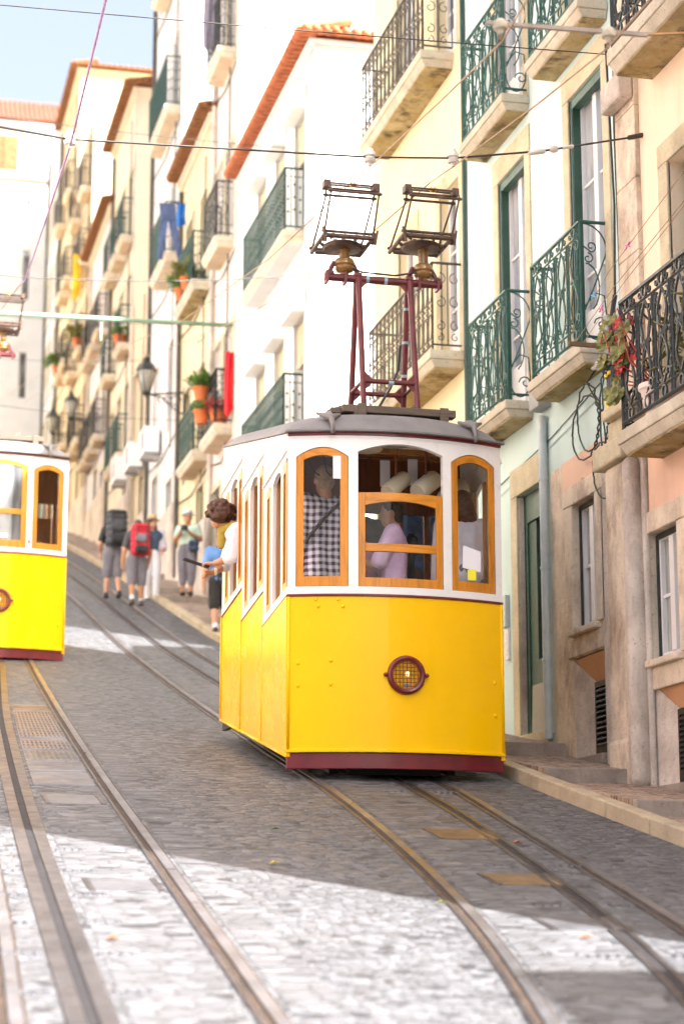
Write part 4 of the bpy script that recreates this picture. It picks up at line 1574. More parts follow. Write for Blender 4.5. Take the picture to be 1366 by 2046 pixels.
# peach panels of the ground floor with a chipped lower edge
m = MB()
def chipped(ya, yb, zb, zt, x, seed):
    n = 26
    top, bot = [], []
    for k in range(n + 1):
        yy = ya + (yb - ya) * k / n
        bot.append((x, yy, zb + .05 * mnoise.noise((yy * 4, seed, 0)) + .025 * mnoise.noise((yy * 13, seed, 3))))
        top.append((x, yy, zt))
    m.slab([bot, top], (.02, 0, 0))
chipped(16.56, 17.88, 4.08, 4.3595, FX - .022, 1.3)
chipped(13.6, 15.72, 3.40, 4.3595, FX - .022, 4.2)
build_each(m, 'peach_panel', MAT['pink'], hA)
# window dressings
for (h, lab) in ((wA1, None), (wA2, None)):
    window(hA, FX, h, .13, 'wframe', 'panec', 2, 1, .06)
    s_ = MB()
    ya, yb, za, zb = h[:4]
    s_.box(FX - .03, FX + .01, ya - .22, ya, za, zb)
    s_.box(FX - .03, FX + .01, yb, yb + .2, za, zb)
    s_.box(FX - .034, FX + .01, ya - .24, yb + .22, zb + .001, zb + .19)
    s_.box(FX - .075, FX + .12, ya - .05, yb + .05, za - .06, za - .001)
    s_.box(FX - .02, FX + .01, ya - .22, yb + .2, za - .25, za - .061)
    s_.build('stone_surround', MAT['stone'], hA, bevel=.012)
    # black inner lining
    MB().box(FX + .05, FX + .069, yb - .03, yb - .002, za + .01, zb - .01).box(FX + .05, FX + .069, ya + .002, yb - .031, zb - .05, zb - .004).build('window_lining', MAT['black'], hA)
# basement vents under flared orange hoods
for h, lo, hi in ((vent1, 16.92, 17.36), (vent2, 14.74, 15.45)):
    ya, yb, za, zb = h[:4]
    m = MB()
    m.add([(FX + .003, ya + .01, zb - .012), (FX + .003, yb - .01, zb - .012), (FX + .085, hi + .02, zb - .25), (FX + .085, ya + .01, zb - .25),
           (FX + .095, ya + .01, zb - .004), (FX + .095, yb - .01, zb - .004)],
          [(0, 1, 2, 3), (1, 5, 2), (0, 3, 4), (0, 4, 5, 1), (3, 2, 5, 4)])
    m.build('flared_hood', MAT['splay'], hA)
    m = MB()
    m.add([(FX + .002, yb - .002, za), (FX + .002, yb - .002, zb - .02), (FX + .085, hi + .015, zb - .25), (FX + .085, hi + .015, za), (FX + .1, yb - .002, za), (FX + .1, yb - .002, zb - .02)],
          [(0, 1, 2, 3), (1, 5, 2), (3, 2, 5, 4), (0, 3, 4)])
    m.build('splayed_jamb', MAT['stoneg'], hA)
    m = MB()
    m.box(FX + .06, FX + .1, lo - .0, lo + .035, za, zb - .26)
    m.box(FX + .06, FX + .1, hi - .03, hi, za, zb - .26)
    m.box(FX + .06, FX + .1, lo + .035, hi - .03, zb - .31, zb - .26)
    m.box(FX + .06, FX + .1, lo + .035, hi - .03, za, za + .09)
    n = 11
    for k in range(n):
        zc = za + .12 + (zb - .33 - za - .12) * k / (n - 1)
        m.hexa([(FX + .045, lo + .036, zc - .022), (FX + .055, lo + .036, zc - .03), (FX + .055, hi - .031, zc - .03), (FX + .045, hi - .031, zc - .022),
                (FX + .09, lo + .036, zc + .022), (FX + .1, lo + .036, zc + .012), (FX + .1, hi - .031, zc + .012), (FX + .09, hi - .031, zc + .022)])
    m.build('vent_grille', MAT['louvre'], hA)
    MB().box(FX - .06, FX + .1, ya + .0, yb + .1, za - .10, za - .001).build('vent_sill', MAT['step'], hA, bevel=.01)
# pilaster: heavy foot, shaft, capital, thinner upper strip
m = MB()
m.box(FX - .15, FX - .001, 15.98, 16.45, .9, 3.98)
m.box(FX - .17, FX - .001, 15.95, 16.48, .9, G(16) + .45)
m.build('pilaster', MAT['stone'], hA, bevel=.05)
m = MB()
m.box(FX - .03, FX - .001, 16.481, 16.86, .9, 4.1)
m.box(FX - .055, FX - .001, 15.76, 15.979, .9, 4.0)
build_each(m, 'pilaster_backing', MAT['stoneg'], hA, bevel=.02)
m = MB()
m.box(FX - .2, FX - .001, 15.9, 16.6, 3.981, 4.18)
m.box(FX - .16, FX - .001, 15.7, 16.3, 4.181, 4.36)
m.box(FX - .24, FX - .001, 15.62, 16.25, 4.361, 4.46)
m.build('pilaster_capital', MAT['jamb'], hA, bevel=.02)
m = MB()
for k in range(9):
    m.box(FX - .05, FX - .001, 15.72, 16.19, 4.463 + .68 * k, 4.463 + .68 * (k + 1) - .006)
m.build('pilaster_strip', MAT['stone'], hA, bevel=.008)
MB().box(FX - .19, FX - .051, 15.72, 16.2, 7.24, 7.5).build('pilaster_block', MAT['stoneg'], hA, bevel=.03)
# rendered-over downpipe bulge beside the pilaster foot
MB().cap((FX - .1, 15.90, 3.9), (FX - .1, 15.88, 1.2), .085, .1, 10).build('boxed_pipe', MAT['stoneg'], hA, smooth=True)
balcony(hA, FX, .40, 13.2, 15.42, 4.06, .2, 1.13, 'heavy', 'black', 'slabt', .0125, label='lower balcony with heavy black scrollwork and a weathered slab')
balcony(hA, FX, .40, 13.2, 15.42, 7.5, .22, 1.13, 'heavy', 'black', 'slabt', .0125, label='upper balcony of the peach house, water-stained underside')
balcony(hA, FX, .40, 11.0, 13.1, 4.06, .2, 1.13, 'heavy', 'black', 'slabt', .0125)

# ---------------- pale mint house
hM = house('house', (FX, 18.6, G(18.6)), 'pale mint house with green scrolled balconies and a tall dark door, behind the tram')
dM = (18.46, 19.28, 1.85, 4.33, .14)
fM = [(16.6, 17.5, 5.2, 7.95, .16), (18.85, 19.75, 5.25, 7.92, .16), (16.6, 17.5, 8.52, 11.3, .16), (18.85, 19.75, 8.52, 11.3, .16)]
w = MB()
facade(w, FX, 16.2, 18.28, 4.3605, 12.6, [h for h in fM if h[0] < 18])
facade(w, FX, 18.28, 20.98, .9, 12.6, [dM] + [h for h in fM if h[0] > 18])
shell(w, FX, (16.2, 20.98), .5, 12.6, 3.4)
w.build('wall', MAT['mint'], hM)
for h in fM:
    window(hM, FX, h, .16, 'wframe', 'paneb', 2, 2, .06, 'french_window', panel=.5)
    surround(hM, FX, h, .17, .018, 'jamb', False, head=.28)
    MB().box(FX + .02, FX + .099, h[1] - .045, h[1] - .002, h[2] + .01, h[3] - .01).box(FX + .01, FX + .099, h[0] + .002, h[1] - .046, h[3] - .1, h[3] - .004).build('shutter_jamb', MAT['gray' if h[2] > 8 else 'gframe'], hM)
m = MB()
ya, yb, za, zb = dM[:4]
m.box(FX + .06, FX + .14, yb - .09, yb - .001, za, zb - .001)
m.box(FX + .06, FX + .14, ya + .001, ya + .07, za, zb - .001)
m.box(FX + .06, FX + .14, ya + .07, yb - .09, zb - .3, zb - .001)
m.box(FX + .08, FX + .13, ya + .07, ya + .30, za, zb - .3)
m.box(FX + .08, FX + .13, yb - .32, yb - .09, za, zb - .3)
m.box(FX + .075, FX + .13, ya + .301, yb - .321, za, za + .75)
dr = m.build('door', MAT['gframe'], hM, bevel=.006)
MB().box(FX + .11, FX + .116, ya + .3, yb - .32, za + .75, zb - .3).build('pane', MAT['paned'], dr)
MB().hexa([(FX + .062, ya + .10, za + .03), (FX + .074, ya + .10, za + .03), (FX + .074, yb - .12, za + .03), (FX + .062, yb - .12, za + .03),
           (FX + .062, ya + .10, za + .5), (FX + .074, ya + .10, za + .5), (FX + .074, yb - .16, za + .5), (FX + .062, yb - .16, za + .5)]).build('kick_plate', MAT['gray'], dr)
m = MB()
m.box(FX - .022, FX + .02, yb, yb + .2, za - .05, zb)
m.box(FX - .022, FX + .02, ya - .14, ya, za - .05, zb)
m.box(FX - .026, FX + .02, ya - .14, yb + .2, zb + .001, zb + .3)
m.build('stone_surround', MAT['jamb'], hM, bevel=.008)
m = MB()
m.box(FX + .003, FX + .055, yb - .02, yb - .001, za, zb - .02)
m.build('door_reveal', MAT['stoneg'], hM)
MB().box(FX - .06, FX + .35, ya - .05, yb + .05, za - .12, za - .002).build('doorstep', MAT['jamb'], hM, bevel=.01)
m = MB(); m.box(FX - .05, FX - .001, 19.62, 19.78, 3.02, 3.36); p1 = m.build('meter_box', MAT['pipe'], hM, bevel=.008)
m = MB(); m.box(FX - .03, FX - .001, 19.60, 19.7, 2.68, 3.0)
for k in range(5): m.box(FX - .036, FX - .0301, 19.63, 19.67, 2.72 + .055 * k, 2.75 + .055 * k)
m.build('doorbell_panel', MAT['plasticw'], hM)
# downpipe with its box
m = MB()
m.tube([(FX - .055, 18.33, G(18.3) + .18), (FX - .055, 18.33, 4.95)], .042, 12)
for zz in (2.5, 3.4, 4.3): m.tube([(FX - .055, 18.33, zz), (FX - .055, 18.33, zz + .03)], .05, 12)
dp = m.build('downpipe', MAT['pipe'], hM, smooth=40)
MB().box(FX - .05, FX - .001, 18.38, 18.44, 1.7, 4.9).build('pipe_casing', MAT['plasticw'], dp)
MB().box(FX - .14, FX - .001, 18.2, 18.48, 5.02, 5.3).build('junction_box', MAT['plasticg'], hM, bevel=.01)
balcony(hM, FX, .30, 16.55, 18.0, 5.19, .18, 1.17, 'lyre', 'green', 'slabt', .009, label='right-hand lower balcony with green scrolls')
balcony(hM, FX, .30, 18.72, 20.08, 5.21, .17, 1.17, 'lyre', 'green', 'slabt', .009, label='left-hand lower balcony with green scrolls, over the tram roof')
balcony(hM, FX, .30, 16.4, 17.92, 8.50, .17, 1.17, 'lyre', 'green', 'slabt', .009, label='right-hand upper balcony, stained underside')
balcony(hM, FX, .30, 18.68, 20.2, 8.51, .17, 1.17, 'lyre', 'green', 'slabt', .009, label='left-hand upper balcony, mossy underside')

# ---------------- yellow house
hB = house('house', (FX, 23, G(23)), 'pale yellow house with long brown traceried balconies, above the collector frames')
fB = [(21.3, 22.1, 6.44, 8.6, .16), (23.2, 24.0, 6.44, 8.6, .16), (21.3, 22.1, 10.27, 12.4, .16), (23.2, 24.0, 10.27, 12.4, .16), (21.6, 22.4, 3.0, 5.2, .2), (23.4, 24.2, 3.3, 5.3, .2)]
w = MB()
facade(w, FX + .03, 20.985, 25.3, 1.2, 13.2, fB)
shell(w, FX + .03, (20.985, 25.3), 1.2, 13.2, 3.2, .05)  # unseen back tapered along the sun's path to light the white gable
w.build('wall', MAT['yell'], hB)
for h in fB:
    window(hB, FX + .03, h, .16, 'wframe', 'pane', 2, 2, .055, 'french_window', panel=.4)
    surround(hB, FX + .03, h, .16, .02, 'jamb', False, head=.22)
balcony(hB, FX + .03, .40, 21.5, 24.55, 10.25, .2, 1.05, 'tracery', 'brown', 'slabt', .0085, label='upper long balcony with mouldy underside')
balcony(hB, FX + .03, .40, 21.2, 24.2, 6.44, .2, 1.05, 'tracery', 'brown', 'slabt', .0085, label='lower long balcony beside the collector tower')
m = MB()
m.tube([(FX - .01, 20.98, 3.0), (FX - .01, 20.98, 13.0)], .03, 8)
m.build('downpipe', MAT['dgreen'], hB)

# unseen block added behind the alley; shades the road, keeps the gable lit
hY = thing('sun_blocker', (9, 25, G(25)), 'added unseen outbuilding at the back of the alley beside the yellow house', 'sun_blocker')
w = MB()
w.box(8.6, 9.9, 22.6, 24.4, 1.5, 11.2)
w.build('wall', MAT['cwhite'], hY)
MB().box(8.5, 10.0, 22.5, 24.5, 11.201, 11.3).build('roof', MAT['tile'], hY)

# ---------------- white house with red tiled eave
hC = house('house', (FX, 32, G(32)), 'white house with red tiled eaves, bright sunlit gable and roller-shutter boxes')
fC = []
for (ya, yb) in ((29.55, 30.35), (31.1, 31.9), (32.7, 33.5)):
    fC.append((ya, yb, 10.86, 12.86, .16))
    fC.append((ya, yb, 7.42, 9.45, .16))
    fC.append((ya, yb, 4.6 if ya < 31 else 5.2, 6.6, .16))
w = MB()
facade(w, FX, 28.9, 35.45, 2.5, 13.75, fC)
shell(w, FX, (28.9, 35.45), 2.5, 13.75, 7)
w.build('wall', MAT['cwhite'], hC)
for h in fC:
    window(hC, FX, h, .16, 'wframe', 'pane', 2, 1, .06, 'french_window' if h[2] > 7 else 'window', panel=.3)
    if h[2] > 7:
        ya, yb, za, zb = h[:4]
        b = MB().box(FX - .24, FX - .001, ya - .08, yb + .08, zb - .02, zb + .36).build('shutter_box', MAT['plasticw'], hC, bevel=.02)
        sh = MB()
        for k in range(11):
            sh.box(FX + .05, FX + .075, ya + .02, yb - .02, zb - .06 - .062 * k - .055, zb - .06 - .062 * k)
        sh.build('roller_slats', MAT['jamb'], b)
    surround(hC, FX, h, .12, .02, 'twhite', h[2] < 7, 'window_trim')
m = MB()
m.box(FX - .03, FX - .001, 28.93, 29.15, 3.6, 13.5)
m.box(FX - .035, FX - .001, 35.15, 35.43, 4.8, 13.5)
build_each(m, 'corner_strip', MAT['dpink'], hC)
tiled_eave(hC, FX, 28.9, 35.2, 13.8, .29, 'tile', 6.0)
balcony(hC, FX, .33, 29.7, 33.3, 10.84, .2, 1.05, 'bars', 'dgreen', 'slabc', .010, label='upper long balcony of the white house, dark green bars', umat='cwhite')
balcony(hC, FX, .33, 29.7, 33.3, 7.40, .2, 1.07, 'bars', 'dgreen', 'slabc', .010, label='lower long balcony of the white house, just over the tram roof')
m = MB(); m.tube([(FX + 1.0, 28.86, 7.6), (FX + 1.6, 28.86, 9.0)], .012, 5); m.tube([(FX + .5, 28.86, 9.0), (FX + .9, 28.87, 12.6)], .008, 5)
build_each(m, 'gable_cable', MAT['cable'], hC)

# ---------------- the row beyond, simpler but each with its own doors, windows and balconies
def row_house(label, y0, y1, zt, wall, cols, floors, eave=None, X=FX, depth=6, glass='paned', frame='wframe', trim='jamb', strip=None, fh=2.0, ww=.42, door=True):
    h = house('house', (X, (y0 + y1) / 2, G((y0 + y1) / 2)), label)
    hs = []
    for c in cols:
        for z in floors:
            hs.append((c - ww, c + ww, z, z + fh, .15))
        if door:
            zg = G(c) + .15
            if floors and min(floors) - zg > 2.6: hs.append((c - ww, c + ww, zg, zg + 2.15, .2))
    w_ = MB()
    facade(w_, X, y0, y1 - .005, G(y0) - 1, zt, hs)
    shell(w_, X, (y0, y1 - .005), G(y0) - 1, zt, depth)
    w_.build('wall', MAT[wall], h)
    for q in hs:
        isd = q[4] == .2
        window(h, X, q, .15, 'gframe' if isd else frame, 'paned' if isd else glass, 2, 1, .055, 'door' if isd else 'french_window', panel=.35)
        surround(h, X, q, .12, .02, trim, False)
    if eave: tiled_eave(h, X, y0, y1, zt + .06, .34, eave, 3.0 if True else 0, 'ccream', .2)
    m_ = MB()
    m_.box(X - .03, X - .001, y0 + .01, y0 + .22, G(y0), zt - .3)
    m_.box(X - .05, X - .001, y0 + .222, y1 - .02, G(y0), G(y1) + .75) if strip is None else None
    yy = y1 - .28
    d_ = MB().tube([(X - .06, yy, G(yy) + .2), (X - .06, yy, zt - .25)], .05, 6)
    d_.build('downpipe', MAT['stoneg' if len(label) % 2 else 'brown'], h)
    c_ = MB()
    for k_, zq in enumerate(floors):
        c_.tube([(X - .03, y0 + .1, zq - .35), (X - .03, (y0 + y1) / 2, zq - .5), (X - .03, y1 - .1, zq - .3)], .014, 5)
    if floors: c_.tube([(X - .03, y0 + .9, floors[0] - .5), (X - .03, y0 + .85, zt - .6)], .014, 5)
    if floors: c_.build('wall_cable', MAT['cable'], h)
    build_each(m_, 'corner_strip', MAT['stoneg' if strip is None else strip], h)
    return h


hD = row_house('tall rose-tinted house with four stacked balconies, just beyond the white one', 35.5, 38.25, 21.5, 'dpink', [36.4, 37.5], [9.16, 12.9, 16.76, 19.4], None)
balcony(hD, FX, .36, 35.75, 37.45, 9.15, .2, 1.05, 'deco', 'black', 'slabc', .0105, label='balcony hung with terracotta pots')
balcony(hD, FX, .36, 35.95, 37.45, 12.89, .2, 1.12, 'deco', 'black', 'slabc', .0105)
balcony(hD, FX, .36, 35.9, 37.4, 16.75, .2, 1.12, 'deco', 'black', 'slabc', .0105)
hD2 = row_house('cream house with an ochre tiled eave and planted balcony', 38.3, 42.55, 16.35, 'ocre', [39.4, 41.3], [9.25, 13.0], 'tileo', frame='gframe')
balcony(hD2, FX, .36, 38.0 + .35, 40.3, 9.24, .2, 1.0, 'deco', 'dgreen', 'slabc', .0105)
balcony(hD2, FX, .36, 38.7, 41.0, 12.9, .2, 1.05, 'bars', 'dgreen', 'slabt', .0105)
hE = row_house('tall white house with a sunlit gable and green balconies', 42.6, 47.4, 27.5, 'cwhite', [43.7, 46.0], [11.0, 14.9, 18.5, 22.3], None, trim='dpink')
balcony(hE, FX, .36, 43.0, 45.9, 18.5, .2, 1.2, 'bars', 'dgreen', 'slabc', .0105)
balcony(hE, FX, .36, 42.75, 45.0, 14.85, .2, 1.2, 'bars', 'dgreen', 'slabc', .0105)
balcony(hE, FX, .36, 42.9, 45.6, 22.2, .2, 1.2, 'bars', 'dgreen', 'slabc', .0105)
m = MB()
for k in range(16): m.box(FX - .06, FX + .3, 42.56, 42.592, 7.2 + .45 * k, 7.2 + .45 * k + .43)
m.build('quoin_stones', MAT['lav'], hE)
hF0 = row_house('low buff house squeezed between two taller ones', 47.45, 50.7, 16.2, 'buff', [48.4, 49.8], [11.9], None)
hF = row_house('long cream house with ochre eave and many small balconies, halfway up the street', 50.75, 55.7, 22.2, 'ccream', [51.6, 53.2, 54.8], [12.2, 15.2, 18.2], 'tileo', fh=1.9, frame='gframe')
for (a, b, z) in ((51.0, 52.2, 18.1), (52.6, 53.8, 18.1), (54.2, 55.3, 18.1), (51.0, 52.2, 15.1), (54.2, 55.3, 15.1), (51.0, 52.2, 12.1), (52.6, 53.8, 12.1)):
    balcony(hF, FX, .34, a, b, z, .18, 1.05, 'plain', 'dgreen', 'slabc', .011)
hG = row_house('narrow lavender house under an ochre tiled eave', 55.75, 61.3, 20.7, 'lav', [57.0, 58.7, 60.3], [14.0, 17.2], 'tileo', fh=1.8)
for (a, b, z) in ((56.4, 57.6, 17.1), (58.1, 59.3, 17.1), (56.4, 57.6, 13.9), (59.7, 60.9, 13.9), (59.7, 60.9, 17.1), (58.1, 59.3, 13.9)):
    balcony(hG, FX, .34, a, b, z, .18, 1.05, 'plain', 'brown', 'slabc', .011)
hH = row_house('buff house higher up with cluttered balconies', 61.35, 66.4, 26.0, 'buff', [62.4, 64.0, 65.5], [15.2, 18.2, 21.0, 23.6], None, fh=1.8, frame='gray')
for (a, b, z) in ((61.8, 63.0, 18.1), (63.4, 64.6, 21.0), (63.4, 64.6, 15.1), (64.9, 66.1, 18.1), (61.8, 63.0, 21.0), (61.8, 63.0, 15.1), (61.8, 63.0, 23.5), (64.9, 66.1, 23.5)):
    balcony(hH, FX, .36, a, b, z, .2, 1.05, 'plain', 'brown', 'slabc', .011)
hI = row_house('ochre house near the top of the street', 66.45, 72.5, 29.6, 'ocre', [67.6, 69.4, 71.2], [16.2, 19.2, 22.2, 25.4], 'tileo', fh=1.8)
for (a, b, z) in ((66.9, 68.2, 22.1), (68.8, 70.0, 19.1), (66.9, 68.2, 16.1), (70.6, 71.8, 25.3), (66.9, 68.2, 25.3), (66.9, 68.2, 19.1), (68.8, 70.0, 22.1)):
    balcony(hI, FX, .36, a, b, z, .2, 1.05, 'plain', 'brown', 'slabc', .011)
hJ = row_house('pale house at the bend at the head of the street', 72.55, 78.5, 30.8, 'cwhite', [74, 76, 77.6], [17.5, 20.5, 23.5, 26.5], None, fh=1.8)

# ---------------- house closing the street
hZ = thing('house', (4, 80, G(80)), 'white house with a pink-red tiled roof closing the top of the street', 'house')
w = MB()
we = [(5.58, 5.84, 31.45, 32.08), (5.98, 6.24, 31.45, 32.08), (5.62, 5.92, 29.0, 29.6), (5.6, 5.95, 25.2, 27.4), (4.3, 4.65, 25.2, 27.4), (5.6, 5.95, 21.0, 23.0), (4.3, 4.65, 21.0, 23.0), (4.3, 4.65, 28.8, 29.6), (2.6, 3.0, 25.2, 27.4)]
fm = MB()
facade(fm, 80, -12, 7.2, 12, 32.9, [(a, b, c, d) for a, b, c, d in we], .15)
w.v = [(y, x, z) for x, y, z in fm.v]; w.f = fm.f
sh = MB(); shell(sh, 80, (-12, 7.2), 12, 32.9, 9)
w.add([(y, x, z) for x, y, z in sh.v], sh.f)
w.build('wall', MAT['cwhite'], hZ)
for a, b, c, d in we:
    m = MB()
    m.box(a, a + .04, 80.06, 80.12, c, d); m.box(b - .04, b, 80.06, 80.12, c, d); m.box(a + .04, b - .04, 80.06, 80.12, c, c + .05); m.box(a + .04, b - .04, 80.06, 80.12, d - .05, d)
    f_ = m.build('window', MAT['wframe'], hZ)
    MB().box(a, b, 80.1, 80.105, c, d).build('pane', MAT['pane'], f_)
m = MB()
m.add([(-12, 79.6, 32.95), (7.3, 79.6, 32.95), (7.3, 81.3, 34.4), (-12, 81.3, 34.4), (7.3, 83, 32.95), (-12, 83, 32.95)], [(0, 1, 2, 3), (3, 2, 4, 5), (1, 4, 2), (0, 3, 5), (0, 5, 4, 1)])
for k in range(96):
    m.cap((-12 + k * .2, 79.6, 33.0), (-12 + k * .2, 81.2, 34.4), .07, .07, 5)
m.build('roof', MAT['tilee'], hZ, smooth=40)
m = MB(); m.box(-12, 5.3, 79.93, 79.998, 30.82, 32.3)
for k in range(50): m.tube([(-10 + k * .3, 79.93, 30.85), (-10 + k * .3, 79.93, 32.28)], .05, 6)
m.build('tile_cladding', MAT['tileo'], hZ)
m = MB(); m.box(-12, 7.25, 79.8, 79.998, 30.45, 30.62); m.box(-12, 7.25, 79.7, 79.998, 32.7, 32.9)
build_each(m, 'cornice', MAT['dpink'], hZ)

# ---------------- opposite row (seen only in the reflections; it throws warm light into the street)
def left_house(label, y0, y1, zt, wall, X=-1.6):
    h = thing('house', (X, (y0 + y1) / 2, G((y0 + y1) / 2)), label, 'house', 'houses along the left side of the street')
    hs = []
    n = max(1, int((y1 - y0) / 1.9))
    for k in range(n):
        c = y0 + (k + .5) * (y1 - y0) / n
        z = G(c) + .2
        while z + 2.4 < zt:
            hs.append((c - .45, c + .45, z, z + 2.1, .15)); z += 3.2
    w_ = MB()
    f2 = MB(); facade(f2, X, y0, y1, G(y0) - 1, zt, hs, .15, -1)
    w_.add(f2.v, f2.f)
    w_.box(X - 6, X - .3, y0, y1, G(y0) - 1, zt)
    w_.quad((X, y0, G(y0) - 1), (X - .3, y0, G(y0) - 1), (X - .3, y0, zt), (X, y0, zt)); w_.quad((X, y0, zt), (X, y1, zt), (X - .3, y1, zt), (X - .3, y0, zt))
    w_.build('wall', MAT[wall], h)
    f_ = MB(); g_ = MB()
    for (a, b, c, d, e) in hs:
        for (p, q, r_, s_) in ((a, a + .06, c, d), (b - .06, b, c, d), (a + .06, b - .06, c, c + .06), (a + .06, b - .06, d - .06, d), ((a + b) / 2 - .04, (a + b) / 2 + .04, c + .06, d - .06)):
            f_.box(X - .14, X - .08, p, q, r_, s_)
        g_.box(X - .13, X - .125, a, b, c, d)
    o = f_.build('window_joinery', MAT['wframe'], h); o['kind'] = 'stuff'
    g_.build('panes', MAT['pane'], o)
    return h


left_house('pinkish house opposite, first on the left side', 13.0, 21.0, 12.0, 'salmon')
left_house('cream house opposite, second on the left side', 21.05, 30.0, 14.5, 'ccream')
left_house('white house opposite, third on the left side', 30.05, 41.0, 16.5, 'cwhite')
left_house('rose house opposite, fourth on the left side', 41.05, 55.0, 19.0, 'dpink')
left_house('ochre house opposite, last on the left side', 55.05, 74.0, 24.0, 'ocre')
# corner house behind the camera whose roof edge shades the lower right of the road
hK = thing('house', (9, -2, G(-2)), 'corner house across the side street, below the peach house', 'house')
w = MB(); w.box(7.75, 14, -6, 2.65, -2.5, 7.2)
w.build('wall', MAT['ccream'], hK)
MB().box(7.7, 14.2, -6.2, 2.7, 7.201, 7.3).build('roof', MAT['tile'], hK)
# ------------------------------------------------------------------ overhead wires
def sag(a, b, s, n=12):
    a, b = Vector(a), Vector(b)
    return [a.lerp(b, i / n) - Vector((0, 0, s * 4 * (i / n) * (1 - i / n))) for i in range(n + 1)]


def wire(pts, r, mat, name, label, cat='wire', group=None, n=5):
    o = MB().tube(pts, r, n).build(name, MAT[mat], None, smooth=True, base=pts[0])
    return tag(o, label, cat, group)


def insulator_at(parent, p, r=.05, mat='porc'):
    x, y, z = p
    m = MB().lathe([(r * .3, -.09), (r * .35, -.06), (r * .8, -.055), (r, -.03), (r * .7, -.012), (r, .0), (r * .95, .03), (r * .6, .045), (r * .6, .06), (r * .3, .075)], (x, y, z), 'z', 14)
    return m.build('insulator', MAT[mat], parent, smooth=40)


GW = 'tram contact wires'
cl = wire([(4.09, 16.55, 6.565), (4.0, 15.65, 6.33), (3.80, 12.8, 5.73), (3.66, 11.0, 5.35), (3.38, 9.2, 5.05), (2.5, 4, 4.3)], .006, 'wire', 'contact_wire', 'copper contact wire running down from the left collector frame', 'wire', GW)
cr = wire([(4.82, 16.63, 6.63), (4.74, 15.65, 6.40), (4.55, 12.8, 5.80), (4.35, 11.0, 5.38), (4.1, 9.2, 5.06), (3.1, 4, 4.3)], .006, 'wire', 'contact_wire', 'copper contact wire running down from the right collector frame', 'wire', GW)
wire([(4.09, 16.55, 6.565), (4.0, 20, 6.95), (4.0, 26, 8.05), (3.98, 35, 10.1), (3.98, 48, 13.3), (3.98, 66, 17.2)], .006, 'wire', 'contact_wire', 'contact wire climbing the street behind the left collector frame', 'wire', GW)
wire([(4.82, 16.63, 6.63), (4.84, 20, 7.05), (4.84, 26, 8.15), (4.82, 35, 10.15), (4.82, 48, 13.35), (4.82, 66, 17.2)], .006, 'wire', 'contact_wire', 'contact wire climbing the street behind the right collector frame', 'wire', GW)
wire([(1.87, 27.0, 8.72), (1.90, 26.5, 8.62), (1.66, 20.5, 7.33), (1.455, 15.6, 6.28), (1.30, 12.0, 5.75), (1.16, 9, 5.25), (.9, 4, 4.5)], .0105, 'purple', 'contact_wire', 'violet-looking contact wire over the left track, crossing the sky', 'wire', GW)
wire([(1.87, 27.0, 8.72), (1.9, 35, 10.5), (1.9, 60, 16.4)], .0085, 'wire', 'contact_wire', 'contact wire climbing the street behind the further tram', 'wire', GW)

GS = 'span wires across the street'
y2 = 15.65
s2 = thing('span_wire', (2.2, y2, 6.4), 'thick black span wire with white insulators, from the left row to the peach house pilaster', 'wire', GS)
P2 = [(-1.6, y2, 6.62), (1.455, y2, 6.34), (4.0, y2, 6.42), (4.74, y2, 6.48), (5.55, y2, 6.62), (6.44, y2, 6.84)]
MB().tube(P2[:5], .0095, 6).build('cable', MAT['wiredk'], s2, smooth=True)
MB().tube(P2[4:], .009, 6).build('tail_cable', MAT['wiredk'], s2, smooth=True)
for p in P2[1:4]: insulator_at(s2, (p[0], p[1], p[2] + .01), .055)
m = MB().cap((5.44, y2, 6.59), (5.56, y2, 6.62), .02, .026, 8).ell((5.66, y2, 6.65), (.045, .035, .035), 10, 8).cap((5.75, y2, 6.67), (5.83, y2, 6.69), .012, .02, 8)
m.build('strain_insulator', MAT['porc'], s2, smooth=True)
MB().tube([(6.36, y2, 6.82), (6.5, y2, 6.86)], .022, 8).build('wall_hook', MAT['wiredk'], s2)
wire(sag((-1.6, 15.9, 7.55), (6.45, 15.9, 7.72), .02), .0055, 'wiredk', 'span_wire', 'thin upper span wire crossing the sky above the thick one', 'wire', GS)
wire(sag((-1.6, 27.3, 9.15), (6.5, 28.75, 9.82), .30), .0085, 'wiredk', 'span_wire', 'span wire sagging at the level of the collector insulators, tied to the white house', 'wire', GS)
wire(sag((-1.6, 31, 13.1), (6.5, 31, 12.75), .12), .006, 'wiredk', 'span_wire', 'faint span wire crossing below the red eave', 'wire', GS)
wire(sag((-1.6, 38, 11.9), (6.5, 38.2, 11.8), .2), .006, 'wiredk', 'span_wire', 'faint span wire just above the green pole', 'wire', GS)
wire(sag((-1.6, 41, 11.2), (6.5, 41.4, 10.6), .25), .006, 'wiredk', 'span_wire', 'faint span wire below the green pole', 'wire', GS)
wire(sag((-1.6, 47, 13.6), (6.5, 47, 13.5), .25), .006, 'wiredk', 'span_wire', 'faint span wire further up by the lantern', 'wire', GS)
y0_ = 11.0
s0 = thing('span_bar', (4.4, y0_, 5.7), 'pale rusty strap with two white cone insulators over the track, top right', 'span bar')
MB().hexa([(3.56, y0_ - .012, 5.45), (4.62, y0_ - .012, 5.485), (4.62, y0_ + .012, 5.485), (3.56, y0_ + .012, 5.45), (3.56, y0_ - .012, 5.475), (4.62, y0_ - .012, 5.51), (4.62, y0_ + .012, 5.51), (3.56, y0_ + .012, 5.475)]).build('strap', MAT['step'], s0)
MB().tube([(4.62, y0_, 5.50), (5.3, y0_, 5.60), (6.5, y0_ + .2, 5.8)], .010, 6).build('stay_cable', MAT['wire'], s0)
